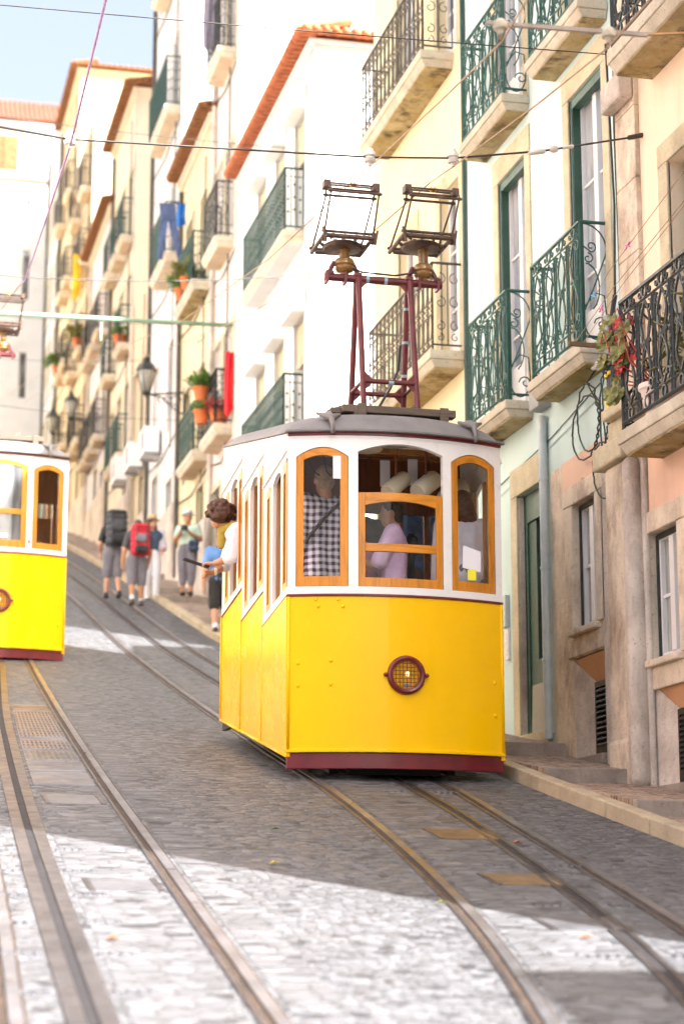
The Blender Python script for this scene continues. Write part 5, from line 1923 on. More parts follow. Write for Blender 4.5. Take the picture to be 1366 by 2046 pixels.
for p in ((3.65, y0_, 5.455), (4.36, y0_, 5.478)):
    MB().lathe([(.016, -.06), (.022, -.03), (.045, -.024), (.05, .0), (.048, .016), (.034, .032), (.02, .042)], p, 'z', 14).build('insulator', MAT['slabt'], s0, smooth=40)
    MB().tube([(p[0], p[1], p[2] - .07), (p[0] - .01, p[1], p[2] - .10)], .012, 6).build('wire_clamp', MAT['rust'], s0)
o = thing('cross_pole', (2.5, 35.7, 11), 'green horizontal pole spanning the street above the people', 'pole')
MB().tube([(-1.6, 35.4, 10.82), (2.14, 35.75, 10.98), (6.5, 35.9, 11.10)], .042, 10).build('pole', MAT['gpole'], o, smooth=True)
MB().tube([(5.9, 35.85, 11.06), (5.95, 35.85, 10.8), (5.8, 35.85, 10.7)], .018, 6).build('hook', MAT['gpole'], o)
for xx in (1.9, 4.0, 4.8):
    MB().tube([(xx, 35.6 + .05 * xx, 10.95), (xx, 35.6 + .05 * xx, 10.6)], .02, 6).build('hanger', MAT['gpole'], o)

# ------------------------------------------------------------------ street lanterns on wall brackets
def lantern(x, y, z, label, X=FX, s=1.0):
    t = thing('street_lantern', (X, y, z), label, 'street lamp', 'lanterns on wall brackets')
    m = MB()
    m.tube([(X, y, z + .05), (x - .05, y, z - .05)], .022 * s, 6)
    m.tube([(X, y, z - .45), (X - .2, y, z - .35), (X - .45, y, z - .1), (x + .1, y, z - .04)], .016 * s, 6)
    for c, r in ((X - .18, .11), (X - .38, .08), (X - .52, .06)):
        m.tube([(c + r * math.cos(a_ * .7), y, z - .14 + r * math.sin(a_ * .7)) for a_ in range(8)], .013 * s, 5)
    m.box(X - .03, X - .001, y - .05, y + .05, z - .5, z + .15)
    m.build('bracket', MAT['black'], t, smooth=50)
    m = MB()
    zz = z - .02
    m.lathe([(.02, -.08), (.05, -.02), (.09, 0), (.10, .03), (.09, .045)], (x, y, zz), 'z', 6)
    m.lathe([(.215, .50), (.225, .53), (.16, .66), (.09, .70), (.06, .72), (.085, .76), (.05, .80), (.02, .86)], (x, y, zz), 'z', 6)
    for k in range(6):
        a_ = k * PI / 3
        m.tube([(x + .095 * math.cos(a_), y + .095 * math.sin(a_), zz + .04), (x + .205 * math.cos(a_), y + .205 * math.sin(a_), zz + .51)], .012, 5)
    m.build('lantern_frame', MAT['black'], t)
    MB().lathe([(.085, .05), (.195, .495)], (x, y, zz), 'z', 6).build('lantern_glass', MAT['panec'], t)


lantern(5.66, 41.7, 11.25, 'large black street lantern on a scrolled bracket, left of the potted plants')
lantern(5.6, 57.5, 14.6, 'smaller pale street lantern further up the street, right of the pair')
lantern(5.6, 63.5, 15.6, 'smallest street lantern, furthest up the street, left of the pair')

# ------------------------------------------------------------------ air-conditioning boxes
for i, (y, z) in enumerate(((45.4, 10.72), (48.2, 11.0), (50.9, 11.25))):
    t = thing('air_conditioner', (FX, y, z), ['nearest white air-conditioning box over the pavement', 'middle white air-conditioning box in the row of three', 'furthest white air-conditioning box in the row of three'][i], 'air conditioner', 'white boxes on the wall')
    MB().box(FX - .42, FX - .06, y - .45, y + .45, z, z + .62).build('casing', MAT['plasticw'], t, bevel=.02)
    m = MB()
    for k in range(8): m.box(FX - .435, FX - .4201, y - .38, y + .05, z + .1 + k * .055, z + .13 + k * .055)
    m.build('grille', MAT['plasticg'], t)
    MB().box(FX - .4, FX, y - .4, y - .35, z - .05, z - .001).box(FX - .4, FX, y + .35, y + .4, z - .05, z - .001).build('wall_bracket', MAT['plasticg'], t)

# ------------------------------------------------------------------ plants
def leaf(m, c, d, ln, w, up=.2):
    c, d = Vector(c), Vector(d).normalized()
    s_ = d.cross(Vector((0, 0, 1)))
    if s_.length < .1: s_ = Vector((1, 0, 0))
    s_.normalize()
    n_ = Vector((0, 0, .006))
    a, b = c, c + d * ln
    mid = c + d * ln * .45 + Vector((0, 0, up * ln * .3))
    p = [a, mid + s_ * w, b, mid - s_ * w]
    m.add([tuple(q) for q in p] + [tuple(q + n_) for q in p], [(0, 1, 2, 3), (7, 6, 5, 4), (0, 4, 5, 1), (1, 5, 6, 2), (2, 6, 7, 3), (3, 7, 4, 0)])


def pot_plant(c, r, h, label, n=30, ln=.3, mat='leaf', spread=.8, group='plants in pots on balconies', potm='terra', tilt=0):
    t = thing('potted_plant', c, label, 'potted plant', group)
    x, y, z = c
    MB().lathe([(r * .7, 0), (r, h), (r * 1.12, h), (r * 1.12, h * 1.18), (r * .95, h * 1.18), (r * .9, h)], c, 'z', 14).build('pot', MAT[potm], t, smooth=40)
    m = MB()
    rn = random.Random(int(x * 100 + y * 37))
    for k in range(n):
        a_ = rn.uniform(0, 2 * PI)
        e = rn.uniform(.1, 1.2)
        st = (x + rn.uniform(-r, r) * .6, y + rn.uniform(-r, r) * .6, z + h * 1.1)
        d = Vector((math.cos(a_) * spread, math.sin(a_) * spread, e))
        mid = Vector(st) + d * ln * .5
        m.tube([st, mid], .005, 4)
        for _q in range(4): leaf(m, mid + Vector((rn.uniform(-.05, .05), rn.uniform(-.05, .05), rn.uniform(-.06, .05))), d + Vector((rn.uniform(-.9, .9), rn.uniform(-.9, .9), rn.uniform(-.7, .3))), ln * rn.uniform(.25, .5), ln * rn.uniform(.09, .15))
    m.build('foliage', MAT[mat], t)


pot_plant((6.02, 36.6, 9.78), .15, .22, 'terracotta pot with bright green shrub hooked on the balcony corner, upper of the two', 60, .30)
pot_plant((6.02, 36.5, 9.30), .15, .22, 'terracotta pot with trailing leaves on the balcony corner, lower of the two', 40, .2)
pot_plant((6.3, 36.2, 9.16), .17, .28, 'dark red potted plant inside the balcony with the terracotta pots', 22, .3, 'leafr')
pot_plant((6.2, 40.4, 12.95), .16, .22, 'bushy green plant on the ochre-eaved balcony', 40, .38)
pot_plant((6.2, 39.6, 12.95), .16, .22, 'brownish plant on the ochre-eaved balcony, beside the bushy one', 34, .4, 'leafo')
pot_plant((6.28, 51.5, 15.12), .2, .26, 'terracotta pot on a far balcony over the air-conditioners', 26, .35)
pot_plant((6.28, 62.4, 18.15), .22, .28, 'plant in a terracotta pot on the buff house balcony', 45, .55, 'leafo')
pot_plant((6.28, 69.4, 19.15), .22, .28, 'plant on the ochre house balcony near the street top', 45, .6)
# vine on the peach house balcony
t = thing('vine', (6.15, 15.3, 4.08), 'climbing vine with red and green lobed leaves on the black balcony', 'plant')
MB().lathe([(.13, 0), (.17, .22), (.19, .24), (.19, .28), (.16, .28)], (6.28, 14.9, 4.07), 'z', 16).build('pot', MAT['dpink'], t, smooth=40)
st = MB()
rn = random.Random(5)
gm, rm_ = MB(), MB()
for k in range(9):
    y = 15.1 + rn.uniform(0, .32)
    x = 6.06 + rn.uniform(-.04, .12)
    pts = [(6.28, 14.95, 4.33), (x, y, 4.45 + .05 * k), (x - .04, y + .05, 4.75 + .04 * k), (x - .06, y + .08, 4.6 + .05 * k)]
    st.tube(pts, .006, 5)
st.build('stem', MAT['leafr'], t)


def lobed(m, c, r, nrm):
    c, nrm = Vector(c), Vector(nrm).normalized()
    u = nrm.cross(Vector((0, 0, 1))); u.normalize(); v = nrm.cross(u)
    ang = rn.uniform(-.6, .6)
    pts = []
    for k in range(22):
        a_ = 2 * PI * k / 22
        rr = r * (.62 + .38 * abs(math.cos(2.5 * a_))) * (1 if k else .3)
        pts.append(c + u * math.cos(a_ + ang) * rr + v * math.sin(a_ + ang) * rr + nrm * .012 * math.cos(5 * a_))
    o_ = nrm * .004
    n = len(pts)
    m.add([tuple(p) for p in pts] + [tuple(p + o_) for p in pts] + [tuple(c - nrm * .012), tuple(c + o_)],
          [(2 * n, k, (k + 1) % n) for k in range(n)] + [(2 * n + 1, n + (k + 1) % n, n + k) for k in range(n)] + [(k, n + k, n + (k + 1) % n, (k + 1) % n) for k in range(n)])


for k in range(24):
    c = (6.02 + rn.uniform(-.06, .14), 15.2 + rn.uniform(-.1, .38), 4.38 + rn.uniform(0, .62))
    lobed(gm if k % 4 != 1 else rm_, c, rn.uniform(.06, .105), (-.8 + rn.uniform(-.4, .4), -.6 + rn.uniform(-.4, .4), .3))
gm.build('green_leaves', MAT['leafo'], t)
rm_.build('red_leaves', MAT['leafr'], t)
tg = MB()
for k in range(60):
    c = (6.3 + rn.uniform(-.12, .1), 14.5 + rn.uniform(-.5, .45), 4.38 + rn.uniform(0, .5))
    leaf(tg, c, (rn.uniform(-1, 1), rn.uniform(-1, 1), rn.uniform(-.5, .8)), .16, .035)
tg.build('back_foliage', MAT['leafo'], t)

# ------------------------------------------------------------------ washing
def cloth(name, pts, mat, label, cat='laundry', group='washing hung from the balconies', th=.015):
    """pts: outline in the x = const plane as (x, y, z) rows top to bottom"""
    m = MB().slab(pts, (0, th, 0))
    return tag(m.build(name, MAT[mat], None, smooth=40, base=pts[0][0]), label, cat, group)


def trousers(x, y, zt, w, h, mat, label):
    t = thing('trousers', (x, y, zt), label, 'laundry', 'washing hung from the balconies')
    m = MB()
    rows = []
    for k in range(5):
        f = k / 4
        rows.append([(x - w + 2 * w * i / 6 + .03 * f, y + .02 * math.sin(3 * i + f), zt - h * .3 * f) for i in range(7)])
    m.slab(rows, (0, .03, 0))
    for sg in (-1, 1):
        rows = []
        for k in range(9):
            f = k / 8
            c = x + .03 + sg * (w * .5 + .10 * f) + (.10 * f if sg > 0 else .02 * f)
            hw = w * (.49 - .12 * f)
            rows.append([(c - hw + 2 * hw * i / 4, y + .02 * math.sin(4 * f + i), zt - h * .3 - h * .7 * f) for i in range(5)])
        m.slab(rows, (0, .03, 0))
    m.build('denim', MAT[mat], t, smooth=50)
    return t


trousers(5.93, 40.9, 15.3, .17, 1.28, 'jeans', 'blue jeans hanging upside the street from a washing line')


def rag(x, y, zt, w, h, mat, label, name='hanging_cloth', sl=.0):
    rows = []
    for k in range(9):
        f = k / 8
        rows.append([(x - w + 2 * w * i / 6 + sl * f, y + .05 * math.sin(2.2 * i + 3 * f) + .03 * math.sin(5 * i - 7 * f), zt - h * f * (1 + .08 * math.sin(i))) for i in range(7)])
    cloth(name, rows, mat, label)


rag(6.2, 40.6, 15.2, .09, .5, 'bluecloth', 'bright blue cloth on the line beside the jeans')
rag(6.41, 35.62, 10.5, .10, 1.2, 'redcloth', 'bright red cloth hanging over the pot-hung balcony')
rag(6.1, 62.0, 21.2, .12, 1.5, 'yelcloth', 'long yellow cloth hanging from a far balcony')
rag(6.12, 36.6, 18.1, .16, 1.1, 'greycloth', 'grey cloth hanging at the topmost balcony of the rose-tinted house')
wire([(5.6, 40.9, 15.27), (6.5, 40.75, 15.29)], .006, 'wiredk', 'washing_line', 'short washing line holding the jeans', 'washing line', 'washing lines')
# washing lines and pegs on the peach house
GL = 'washing lines'
wire([(6.05, 15.95, 5.30), (6.0, 15.3, 5.43), (6.0, 12.0, 6.0)], .003, 'wire', 'washing_line', 'upper red washing line rising past the peach wall', 'washing line', GL)
wire([(6.05, 16.35, 5.08), (6.0, 15.2, 5.26), (6.0, 12.0, 5.72)], .003, 'wire', 'washing_line', 'lower red washing line over the black balcony rail', 'washing line', GL)
wire([(6.12, 16.35, 5.07), (6.08, 15.2, 5.29), (6.08, 12.0, 5.83)], .003, 'wire', 'washing_line', 'middle red washing line over the black balcony rail', 'washing line', GL)
o = MB().box(5.9, 6.49, 16.02, 16.05, 4.985, 5.025).build('line_bracket', MAT['rust'], None, base=(6.49, 16.03, 5.0), bevel=.004)
tag(o, 'rusty iron bar sticking out of the pilaster to carry the washing lines', 'bracket')
for i, (x, y, z, mt, lab) in enumerate(((6.0, 14.85, 5.51, 'pinkpeg', 'pink clothes peg on the upper washing line'), (6.02, 15.72, 5.35, 'bluepeg', 'blue clothes peg beside the pilaster'), (6.05, 15.62, 5.20, 'pinkpeg', 'pink clothes peg low on the washing line by the balcony rail'))):
    m = MB()
    m.hexa([(x - .006, y - .045, z - .02), (x + .006, y - .045, z - .02), (x + .006, y + .04, z + .016), (x - .006, y + .04, z + .016),
            (x - .006, y - .045, z - .008), (x + .006, y - .045, z - .008), (x + .006, y + .04, z + .028), (x - .006, y + .04, z + .028)])
    m.hexa([(x - .006, y - .045, z + .02), (x + .006, y - .045, z + .02), (x + .006, y + .04, z - .012), (x - .006, y + .04, z - .012),
            (x - .006, y - .045, z + .03), (x + .006, y - .045, z + .03), (x + .006, y + .04, z - .002), (x - .006, y + .04, z - .002)])
    tag(m.build('clothes_peg', MAT[mt], None, base=(x, y, z)), lab, 'peg', 'clothes pegs')

# ------------------------------------------------------------------ tangle of cables on the mint wall
cb = thing('cable_bundle', (6.45, 16.3, 4.7), 'tangle of looped black cables with yellow tape, hanging beside the black balcony', 'cables')
m, g_ = MB(), MB()
X0_ = 6.42
def loop(cy, cz, ry, rz, a0=0, a1=2 * PI, x=X0_, rr=.0085, mm=m, sk=0):
    mm.tube([(x + .015 * math.sin(3 * t), cy + ry * math.cos(a0 + (a1 - a0) * t / 24) + sk * math.sin(a0 + (a1 - a0) * t / 24), cz + rz * math.sin(a0 + (a1 - a0) * t / 24)) for t in range(25)], rr, 6)
loop(17.05, 4.52, .36, .30, rr=.0085)
loop(16.98, 4.60, .28, .33, sk=.05, mm=g_)
loop(16.55, 4.5, .12, .42, mm=g_)
loop(16.62, 4.02, .26, .27, sk=.06, mm=g_)
loop(16.42, 4.2, .14, .22, mm=g_)
loop(16.5, 4.62, .10, .34, rr=.008, mm=g_)
for k in range(7):
    dy = .03 * k
    m.tube([(X0_, 16.45 - dy, 4.98), (X0_ - .02, 16.42 - dy * .7, 4.7), (X0_, 16.38 - dy * .6, 4.45), (X0_ - .01, 16.3 - dy * .5, 4.1), (X0_ + .02, 16.22 - dy * .4, 3.8)], .0105, 6)
m.tube([(X0_, 16.75, 5.0), (X0_ - .05, 16.86, 4.9), (X0_ - .03, 16.7, 4.7), (X0_, 16.5, 4.45), (X0_, 16.3, 4.1)], .009, 6)
m.tube([(X0_, 16.28, 8.0), (X0_ + .01, 16.2, 6.4), (X0_, 16.22, 5.6), (X0_, 16.28, 5.2), (X0_, 16.25, 4.6), (X0_, 16.2, 4.0)], .011, 6)
m.tube([(X0_, 16.22, 5.55), (X0_ - .02, 16.30, 5.3), (X0_ - .01, 16.24, 4.9)], .022, 6)
m.build('cable', MAT['cable'], cb, smooth=True)
g_.build('looped_cable', MAT['cableg'], cb, smooth=True)
m = MB()
for (y, z) in ((16.43, 4.62), (16.40, 4.56), (16.30, 4.64), (16.33, 4.48), (16.44, 4.86), (16.36, 4.87)):
    m.cyl((X0_ - .02, y, z), (X0_ - .02, y - .012, z - .10 if z < 4.8 else z - .03), .02, n=8)
m.build('tape', MAT['ytape'], cb)
m = MB().cap((X0_ - .03, 16.72, 5.02), (X0_ - .03, 16.38, 4.98), .04, .045, 10)
m.build('splice_box', MAT['plasticw'], cb, smooth=True)
MB().box(X0_ - .02, 6.499, 16.38, 16.50, 5.05, 5.42).build('distribution_box', MAT['plasticg'], cb, bevel=.008)
wire([(FX - .012, 16.26, 12.0), (FX - .012, 16.22, 9), (FX - .012, 16.30, 7.2), (FX - .012, 16.25, 5.4)], .010, 'cableg', 'wall_cable', 'thin green cable running down the edge of the mint wall', 'cable', 'cables on the walls')
wire([(FX - .012, 20.9, 12.0), (FX - .012, 20.9, 8.6), (FX - .012, 20.93, 6.2), (FX - .012, 20.9, 3.5)], .010, 'cableg', 'wall_cable', 'green cable between mint and yellow walls', 'cable', 'cables on the walls')
wire([(FX - .012, 20.1, 4.42), (FX - .012, 18.2, 4.62), (FX - .012, 16.8, 4.78)], .005, 'pipe', 'wall_cable', 'thin pale cable running level across the mint wall', 'cable', 'cables on the walls')
wire([(FX - .01, 20.1, 4.55), (FX - .01, 18.2, 4.7), (FX - .01, 16.8, 4.9)], .005, 'cableg', 'wall_cable', 'thin dark cable running level across the mint wall above the pale one', 'cable', 'cables on the walls')
# ------------------------------------------------------------------ people
def R2(v, a):
    c, s_ = math.cos(a), math.sin(a)
    return (v[0] * c - v[1] * s_, v[0] * s_ + v[1] * c, v[2])


class Fig:
    """builds a figure in its own frame: x to its right, y forward, z up; heights as shares of body height"""

    def __init__(self, loc, H, yaw, label):
        self.loc, self.H, self.yaw = Vector(loc), H, rad(yaw)
        self.root = thing('person', loc, label, 'person')
        self.J = dict(head=(0, .015, .925), neck=(0, -.005, .845), chest=(0, 0, .74), waist=(0, .0, .62), pelvis=(0, -.005, .53),
                      shL=(-.108, 0, .808), shR=(.108, 0, .808), elL=(-.135, -.02, .63), elR=(.135, -.02, .63), wrL=(-.135, .03, .485), wrR=(.135, .03, .485),
                      hipL=(-.052, 0, .515), hipR=(.052, 0, .515), knL=(-.056, .02, .285), knR=(.056, .02, .285), anL=(-.056, -.01, .045), anR=(.056, -.01, .045))
        self.headyaw = 0

    def set(self, **k):
        self.J.update(k)
        return self

    def P(self, j, off=(0, 0, 0)):
        v = self.J[j] if isinstance(j, str) else j
        v = (v[0] + off[0], v[1] + off[1], v[2] + off[2])
        v = R2((v[0] * self.H, v[1] * self.H, v[2] * self.H), self.yaw)
        return self.loc + Vector(v)

    def c(self, mb, a, b, r0, r1, oa=(0, 0, 0), ob=(0, 0, 0)):
        mb.cap(self.P(a, oa), self.P(b, ob), r0 * self.H, r1 * self.H, 10)

    def e(self, mb, j, r, off=(0, 0, 0), n=14, m=10, yaw=0):
        mb.ell(self.P(j, off), tuple(x * self.H for x in r), n, m, Matrix.Rotation(self.yaw + yaw, 3, 'Z'))

    def vox(self, mb, name, mat, vs=.012, sm=3, parent=None):
        o = mb.build(name, MAT[mat], parent or self.root)
        r = o.modifiers.new('remesh', 'REMESH')
        r.mode = 'VOXEL'
        r.voxel_size = vs
        r.use_smooth_shade = True
        if sm:
            s_ = o.modifiers.new('smooth', 'SMOOTH')
            s_.iterations = sm
            s_.factor = .5
        return o

    def hoff(self, v):
        c, s_ = math.cos(self.headyaw), math.sin(self.headyaw)
        return (v[0] * c - v[1] * s_, v[0] * s_ + v[1] * c, v[2])

    def torso(self, mb, k=0.0, lo='pelvis'):
        for s_ in (-1, 1):
            sh = 'shL' if s_ < 0 else 'shR'
            self.c(mb, sh, 'neck', .040 + k, .032 + k * .6, (-s_ * .01, 0, -.012), (0, 0, -.045))
            self.c(mb, 'chest', 'waist', .058 + k, .050 + k, (s_ * .042, 0, .02), (s_ * .032, 0, 0))
            self.c(mb, sh, 'chest', .048 + k, .058 + k, (-s_ * .02, 0, -.03), (s_ * .04, .005, -.01))
            if lo == 'pelvis': self.c(mb, 'waist', 'pelvis', .050 + k, .056 + k, (s_ * .032, 0, 0), (s_ * .036, 0, 0))

    def arm(self, mb, s_, k=0.0, upto=1.0, r=(.034, .028, .0195)):
        a, b, c = ('shL', 'elL', 'wrL') if s_ < 0 else ('shR', 'elR', 'wrR')
        if upto <= 1.0:
            q = tuple(x + (y - x) * upto for x, y in zip(self.J[a], self.J[b]))
            self.c(mb, a, q, r[0] + k, r[0] + (r[1] - r[0]) * upto + k)
        else:
            self.c(mb, a, b, r[0] + k, r[1] + k)
            u = min(1, upto - 1)
            q = tuple(x + (y - x) * u for x, y in zip(self.J[b], self.J[c]))
            self.c(mb, b, q, r[1] + k, r[1] + (r[2] - r[1]) * u + k)

    def leg(self, mb, s_, k=0.0, upto=2.0, r=(.053, .036, .024)):
        a, b, c = ('hipL', 'knL', 'anL') if s_ < 0 else ('hipR', 'knR', 'anR')
        if upto <= 1:
            q = tuple(x + (y - x) * upto for x, y in zip(self.J[a], self.J[b]))
            self.c(mb, a, q, r[0] + k, r[0] + (r[1] - r[0]) * upto + k * 1.3)
        else:
            self.c(mb, a, b, r[0] + k, r[1] + k)
            u = upto - 1
            calf = tuple(x + (y - x) * .3 for x, y in zip(self.J[b], self.J[c]))
            q = tuple(x + (y - x) * u for x, y in zip(self.J[b], self.J[c]))
            if u > .35:
                self.c(mb, b, calf, r[1] * .95 + k, .034 + k, (0, 0, 0), (0, -.008, 0))
                self.c(mb, calf, q, .034 + k, r[2] + k, (0, -.008, 0))
            else:
                self.c(mb, b, q, r[1] + k, r[1] + k)

    def hand(self, mb, s_, direction=(0, .15, -1), palm=(1, 0, 0), curl=.5):
        w = Vector(self.J['wrL' if s_ < 0 else 'wrR'])
        d = Vector(direction).normalized()
        n = Vector(palm)
        n = (n - d * n.dot(d)).normalized()
        side = d.cross(n) * (1)
        pc = w + d * .028
        for q in (-.012, 0, .012):
            self.c(mb, tuple(w + d * .006 + side * q * .7), tuple(w + d * .048 + side * q), .0105, .0095)
        for i, (q, ln) in enumerate(((-.018, .036), (-.006, .043), (.006, .040), (.017, .031))):
            a = w + d * .052 + side * q
            b = a + (d * (1 - .35 * curl) + n * .6 * curl) * ln * .55
            c_ = b + (d * (.8 - 1.0 * curl) + n * (.4 + .8 * curl)) * ln * .5
            self.c(mb, tuple(a), tuple(b), .0062, .0056)
            self.c(mb, tuple(b), tuple(c_), .0056, .0046)
        a = w + d * .018 - side * .018
        b = a + (d * .6 - side * .6 + n * .4) * .028
        self.c(mb, tuple(a), tuple(b), .0085, .0068)
        self.c(mb, tuple(b), tuple(b + (d * .9 + n * .5) * .022), .0066, .0054)

    def headshape(self, mb):
        h = self.hoff
        self.c(mb, 'neck', 'head', .033, .030, (0, -.004, -.02), (0, -.012, -.035))
        self.e(mb, 'head', (.045, .056, .062), h((0, 0, .010)), yaw=self.headyaw)
        self.e(mb, 'head', (.037, .042, .045), h((0, .012, -.028)), yaw=self.headyaw)
        self.c(mb, 'head', 'head', .010, .007, h((0, .052, .004)), h((0, .064, -.012)))
        self.e(mb, 'head', (.011, .008, .009), h((0, .060, -.016)), 8, 6)
        for s_ in (-1, 1):
            self.e(mb, 'head', (.007, .013, .019), h((s_ * .047, -.006, -.004)), 8, 6, yaw=self.headyaw)

    def face(self):
        h = self.hoff
        for s_ in (-1, 1):
            m = MB(); self.e(m, 'head', (.0075, .005, .0045), h((s_ * .018, .0515, .004)), 10, 7)
            m.build('eye', MAT['eye'], self.root, smooth=True)
        m = MB(); self.e(m, 'head', (.014, .005, .0042), h((0, .0515, -.036)), 10, 7)
        m.build('mouth', MAT['lip_'], self.root, smooth=True)

    def body(self, skin='skin', arms=True, legs=True, hands=None, vs=.011):
        mb = MB()
        self.torso(mb, -.006)
        self.headshape(mb)
        for s_ in (-1, 1):
            self.arm(mb, s_, 0, 2)
            if legs:
                self.leg(mb, s_, 0, 2)
                an = 'anL' if s_ < 0 else 'anR'
                self.c(mb, an, an, .022, .018, (0, -.012, -.02), (0, .06, -.028))
        hd = hands or {}
        for s_ in (-1, 1):
            self.hand(mb, s_, *hd.get(s_, ((0, .15, -1), (-s_, .2, 0), .45)))
        return self.vox(mb, 'body', skin, vs, 2)

    def shoes(self, mat, sock=None):
        for an in ('anL', 'anR'):
            mb = MB()
            self.c(mb, an, an, .029, .024, (0, -.018, -.020), (0, .068, -.026))
            self.c(mb, an, an, .026, .028, (0, -.01, .012), (0, -.012, -.015))
            self.vox(mb, 'shoe', mat, .012, 2)
            if sock:
                mb = MB(); self.c(mb, an, an, .027, .027, (0, -.005, .012), (0, -.002, .05))
                mb.build('sock', MAT[sock], self.root, smooth=True)

    def shirt(self, mat, sleeve=.7, k=.010, name='shirt', lo='pelvis', vs=.012):
        mb = MB()
        self.torso(mb, k, lo)
        for s_ in (-1, 1): self.arm(mb, s_, k, sleeve)
        return self.vox(mb, name, mat, vs, 3)

    def trousers(self, mat, upto=2.0, k=.010, name='trousers'):
        mb = MB()
        for s_ in (-1, 1):
            self.leg(mb, s_, k, upto)
            self.c(mb, 'pelvis', 'pelvis', .060 + k * .7, .058 + k * .7, (s_ * .03, 0, .045), (s_ * .036, 0, -.01))
        return self.vox(mb, name, mat, .012, 3)

    def hair(self, mat, kind='short'):
        h = self.hoff
        mb = MB()
        if kind == 'short':
            self.e(mb, 'head', (.049, .058, .056), h((0, -.008, .022)), yaw=self.headyaw)
            self.e(mb, 'head', (.044, .030, .045), h((0, -.034, -.01)), yaw=self.headyaw)
        elif kind == 'bob':
            self.e(mb, 'head', (.056, .062, .060), h((0, -.008, .020)), yaw=self.headyaw)
            for s_ in (-1, 0, 1): self.c(mb, 'head', 'head', .036, .040, h((s_ * .024, -.026, .0)), h((s_ * .034, -.032, -.072)))
        elif kind == 'curls':
            rn_ = random.Random(3)
            self.e(mb, 'head', (.074, .080, .070), h((0, -.016, .018)), yaw=self.headyaw)
            for k in range(70):
                a_, b_ = rn_.uniform(0, 2 * PI), rn_.uniform(-.55, 1.3)
                v = (math.cos(a_) * math.cos(b_) * .080, math.sin(a_) * math.cos(b_) * .086 - .016, math.sin(b_) * .074 + .016)
                if v[1] > .05 and v[2] < .02: continue
                self.e(mb, 'head', (.016, .016, .015), h(v), 7, 5)
        elif kind == 'long':
            self.e(mb, 'head', (.051, .061, .058), h((0, -.006, .020)), yaw=self.headyaw)
            for s_ in (-1, 1): self.c(mb, 'head', 'head', .024, .02, h((s_ * .036, -.016, .0)), h((s_ * .05, -.02, -.09)))
        return self.vox(mb, 'hair', mat, .0095, 1 if kind == 'curls' else 2)

    def hat(self, mat, band=None, brim=.085, ch=.05):
        c_ = self.P('head', self.hoff((0, -.004, .034)))
        H = self.H
        m = MB().lathe([(brim * H, -.004), (brim * H, .004), (.056 * H, .006), (.053 * H, ch * H), (.040 * H, ch * 1.25 * H), (.01 * H, ch * 1.22 * H)], c_, 'z', 24)
        o = m.build('hat', MAT[mat], self.root, smooth=40)
        if band: MB().lathe([(.0565 * H, .008), (.0565 * H, .035)], c_, 'z', 24).build('hat_band', MAT[band], o, smooth=40)


def rucksack(f, w, h, d, z0, mats, label, yoff=-.06):
    """backpack on a figure's back; w,h,d in metres"""
    t = thing('backpack', f.P((0, -.08, z0)), label, 'backpack', 'backpacks on the walkers')

    def blob(name, parts, mat, par, vs=.013):
        mb = MB()
        for (cx, cy, cz, rx, ry, rz) in parts:
            p = f.loc + Vector(R2((cx, cy, cz), f.yaw))
            mb.ell(p, (rx, ry, rz), 16, 12, Matrix.Rotation(f.yaw, 3, 'Z'))
        o = mb.build(name, MAT[mat], par)
        r = o.modifiers.new('remesh', 'REMESH'); r.mode = 'VOXEL'; r.voxel_size = vs; r.use_smooth_shade = True
        s_ = o.modifiers.new('smooth', 'SMOOTH'); s_.iterations = 4
        return o
    zb = z0 * f.H
    y = yoff * f.H - d / 2 - .02
    body = []
    for i in (-1, 0, 1):
        for k in range(5):
            body.append((i * w * .22, y, zb + h * (.12 + .19 * k), w * .30, d * .52, h * .15))
    b = blob('pack_body', body, mats[0], t)
    blob('pack_lid', [(i * w * .2, y - .01, zb + h * .98, w * .27, d * .55, h * .10) for i in (-1, 0, 1)], mats[1], t)
    blob('front_pocket', [(i * w * .14, y - d * .45, zb + h * .55, w * .18, d * .25, h * .17) for i in (-1, 0, 1)], mats[2], t)
    blob('lower_pocket', [(i * w * .16, y - d * .42, zb + h * .17, w * .2, d * .28, h * .15) for i in (-1, 0, 1)], mats[3], t)
    m = MB()
    for s_ in (-1, 1):
        pts = [f.loc + Vector(R2(v, f.yaw)) for v in ((s_ * w * .3, y + d * .4, zb + h * .85), (s_ * .11 * f.H, .0, .848 * f.H), (s_ * .085 * f.H, .075 * f.H, .78 * f.H), (s_ * .11 * f.H, .05 * f.H, .66 * f.H), (s_ * w * .4, y + d * .4, zb + h * .2))]
        m.tube(pts, .024, 6)
        q = [f.loc + Vector(R2(v, f.yaw)) for v in ((s_ * w * .28, y - d * .5, zb + h * .95), (s_ * w * .25, y - d * .62, zb + h * .5), (s_ * w * .25, y - d * .5, zb + h * .08))]
        m.tube(q, .011, 5)
    m.build('strap', MAT[mats[4]], t)
    return t


def ground_at(x, y): return G(y) if x < 5.46 else (G(y) + .115 if x < 5.62 else pave_z(y))


# 1 walker with the big black rucksack
x, y = 4.66, 38.6
f = Fig((x, y, ground_at(x, y)), 1.68, 6, 'walker in grey shorts seen from behind under a large black rucksack')
f.set(anR=(.066, -.06, .055), knR=(.06, .03, .285), anL=(-.060, .07, .052), knL=(-.058, .05, .29), elL=(-.16, -.01, .64), elR=(.15, .0, .64), wrL=(-.14, .07, .55), wrR=(.14, .08, .53))
f.body('skin'); f.hair('haird'); f.shirt('tblack', .75); f.trousers('tgrey', 1.0, .018, 'shorts'); f.shoes('tblack')
rucksack(f, .42, .66, .28, .60, ('tgreyd', 'tblack', 'tgreyd', 'tblack', 'tblack'), 'tall black rucksack reaching over its wearer\'s head')
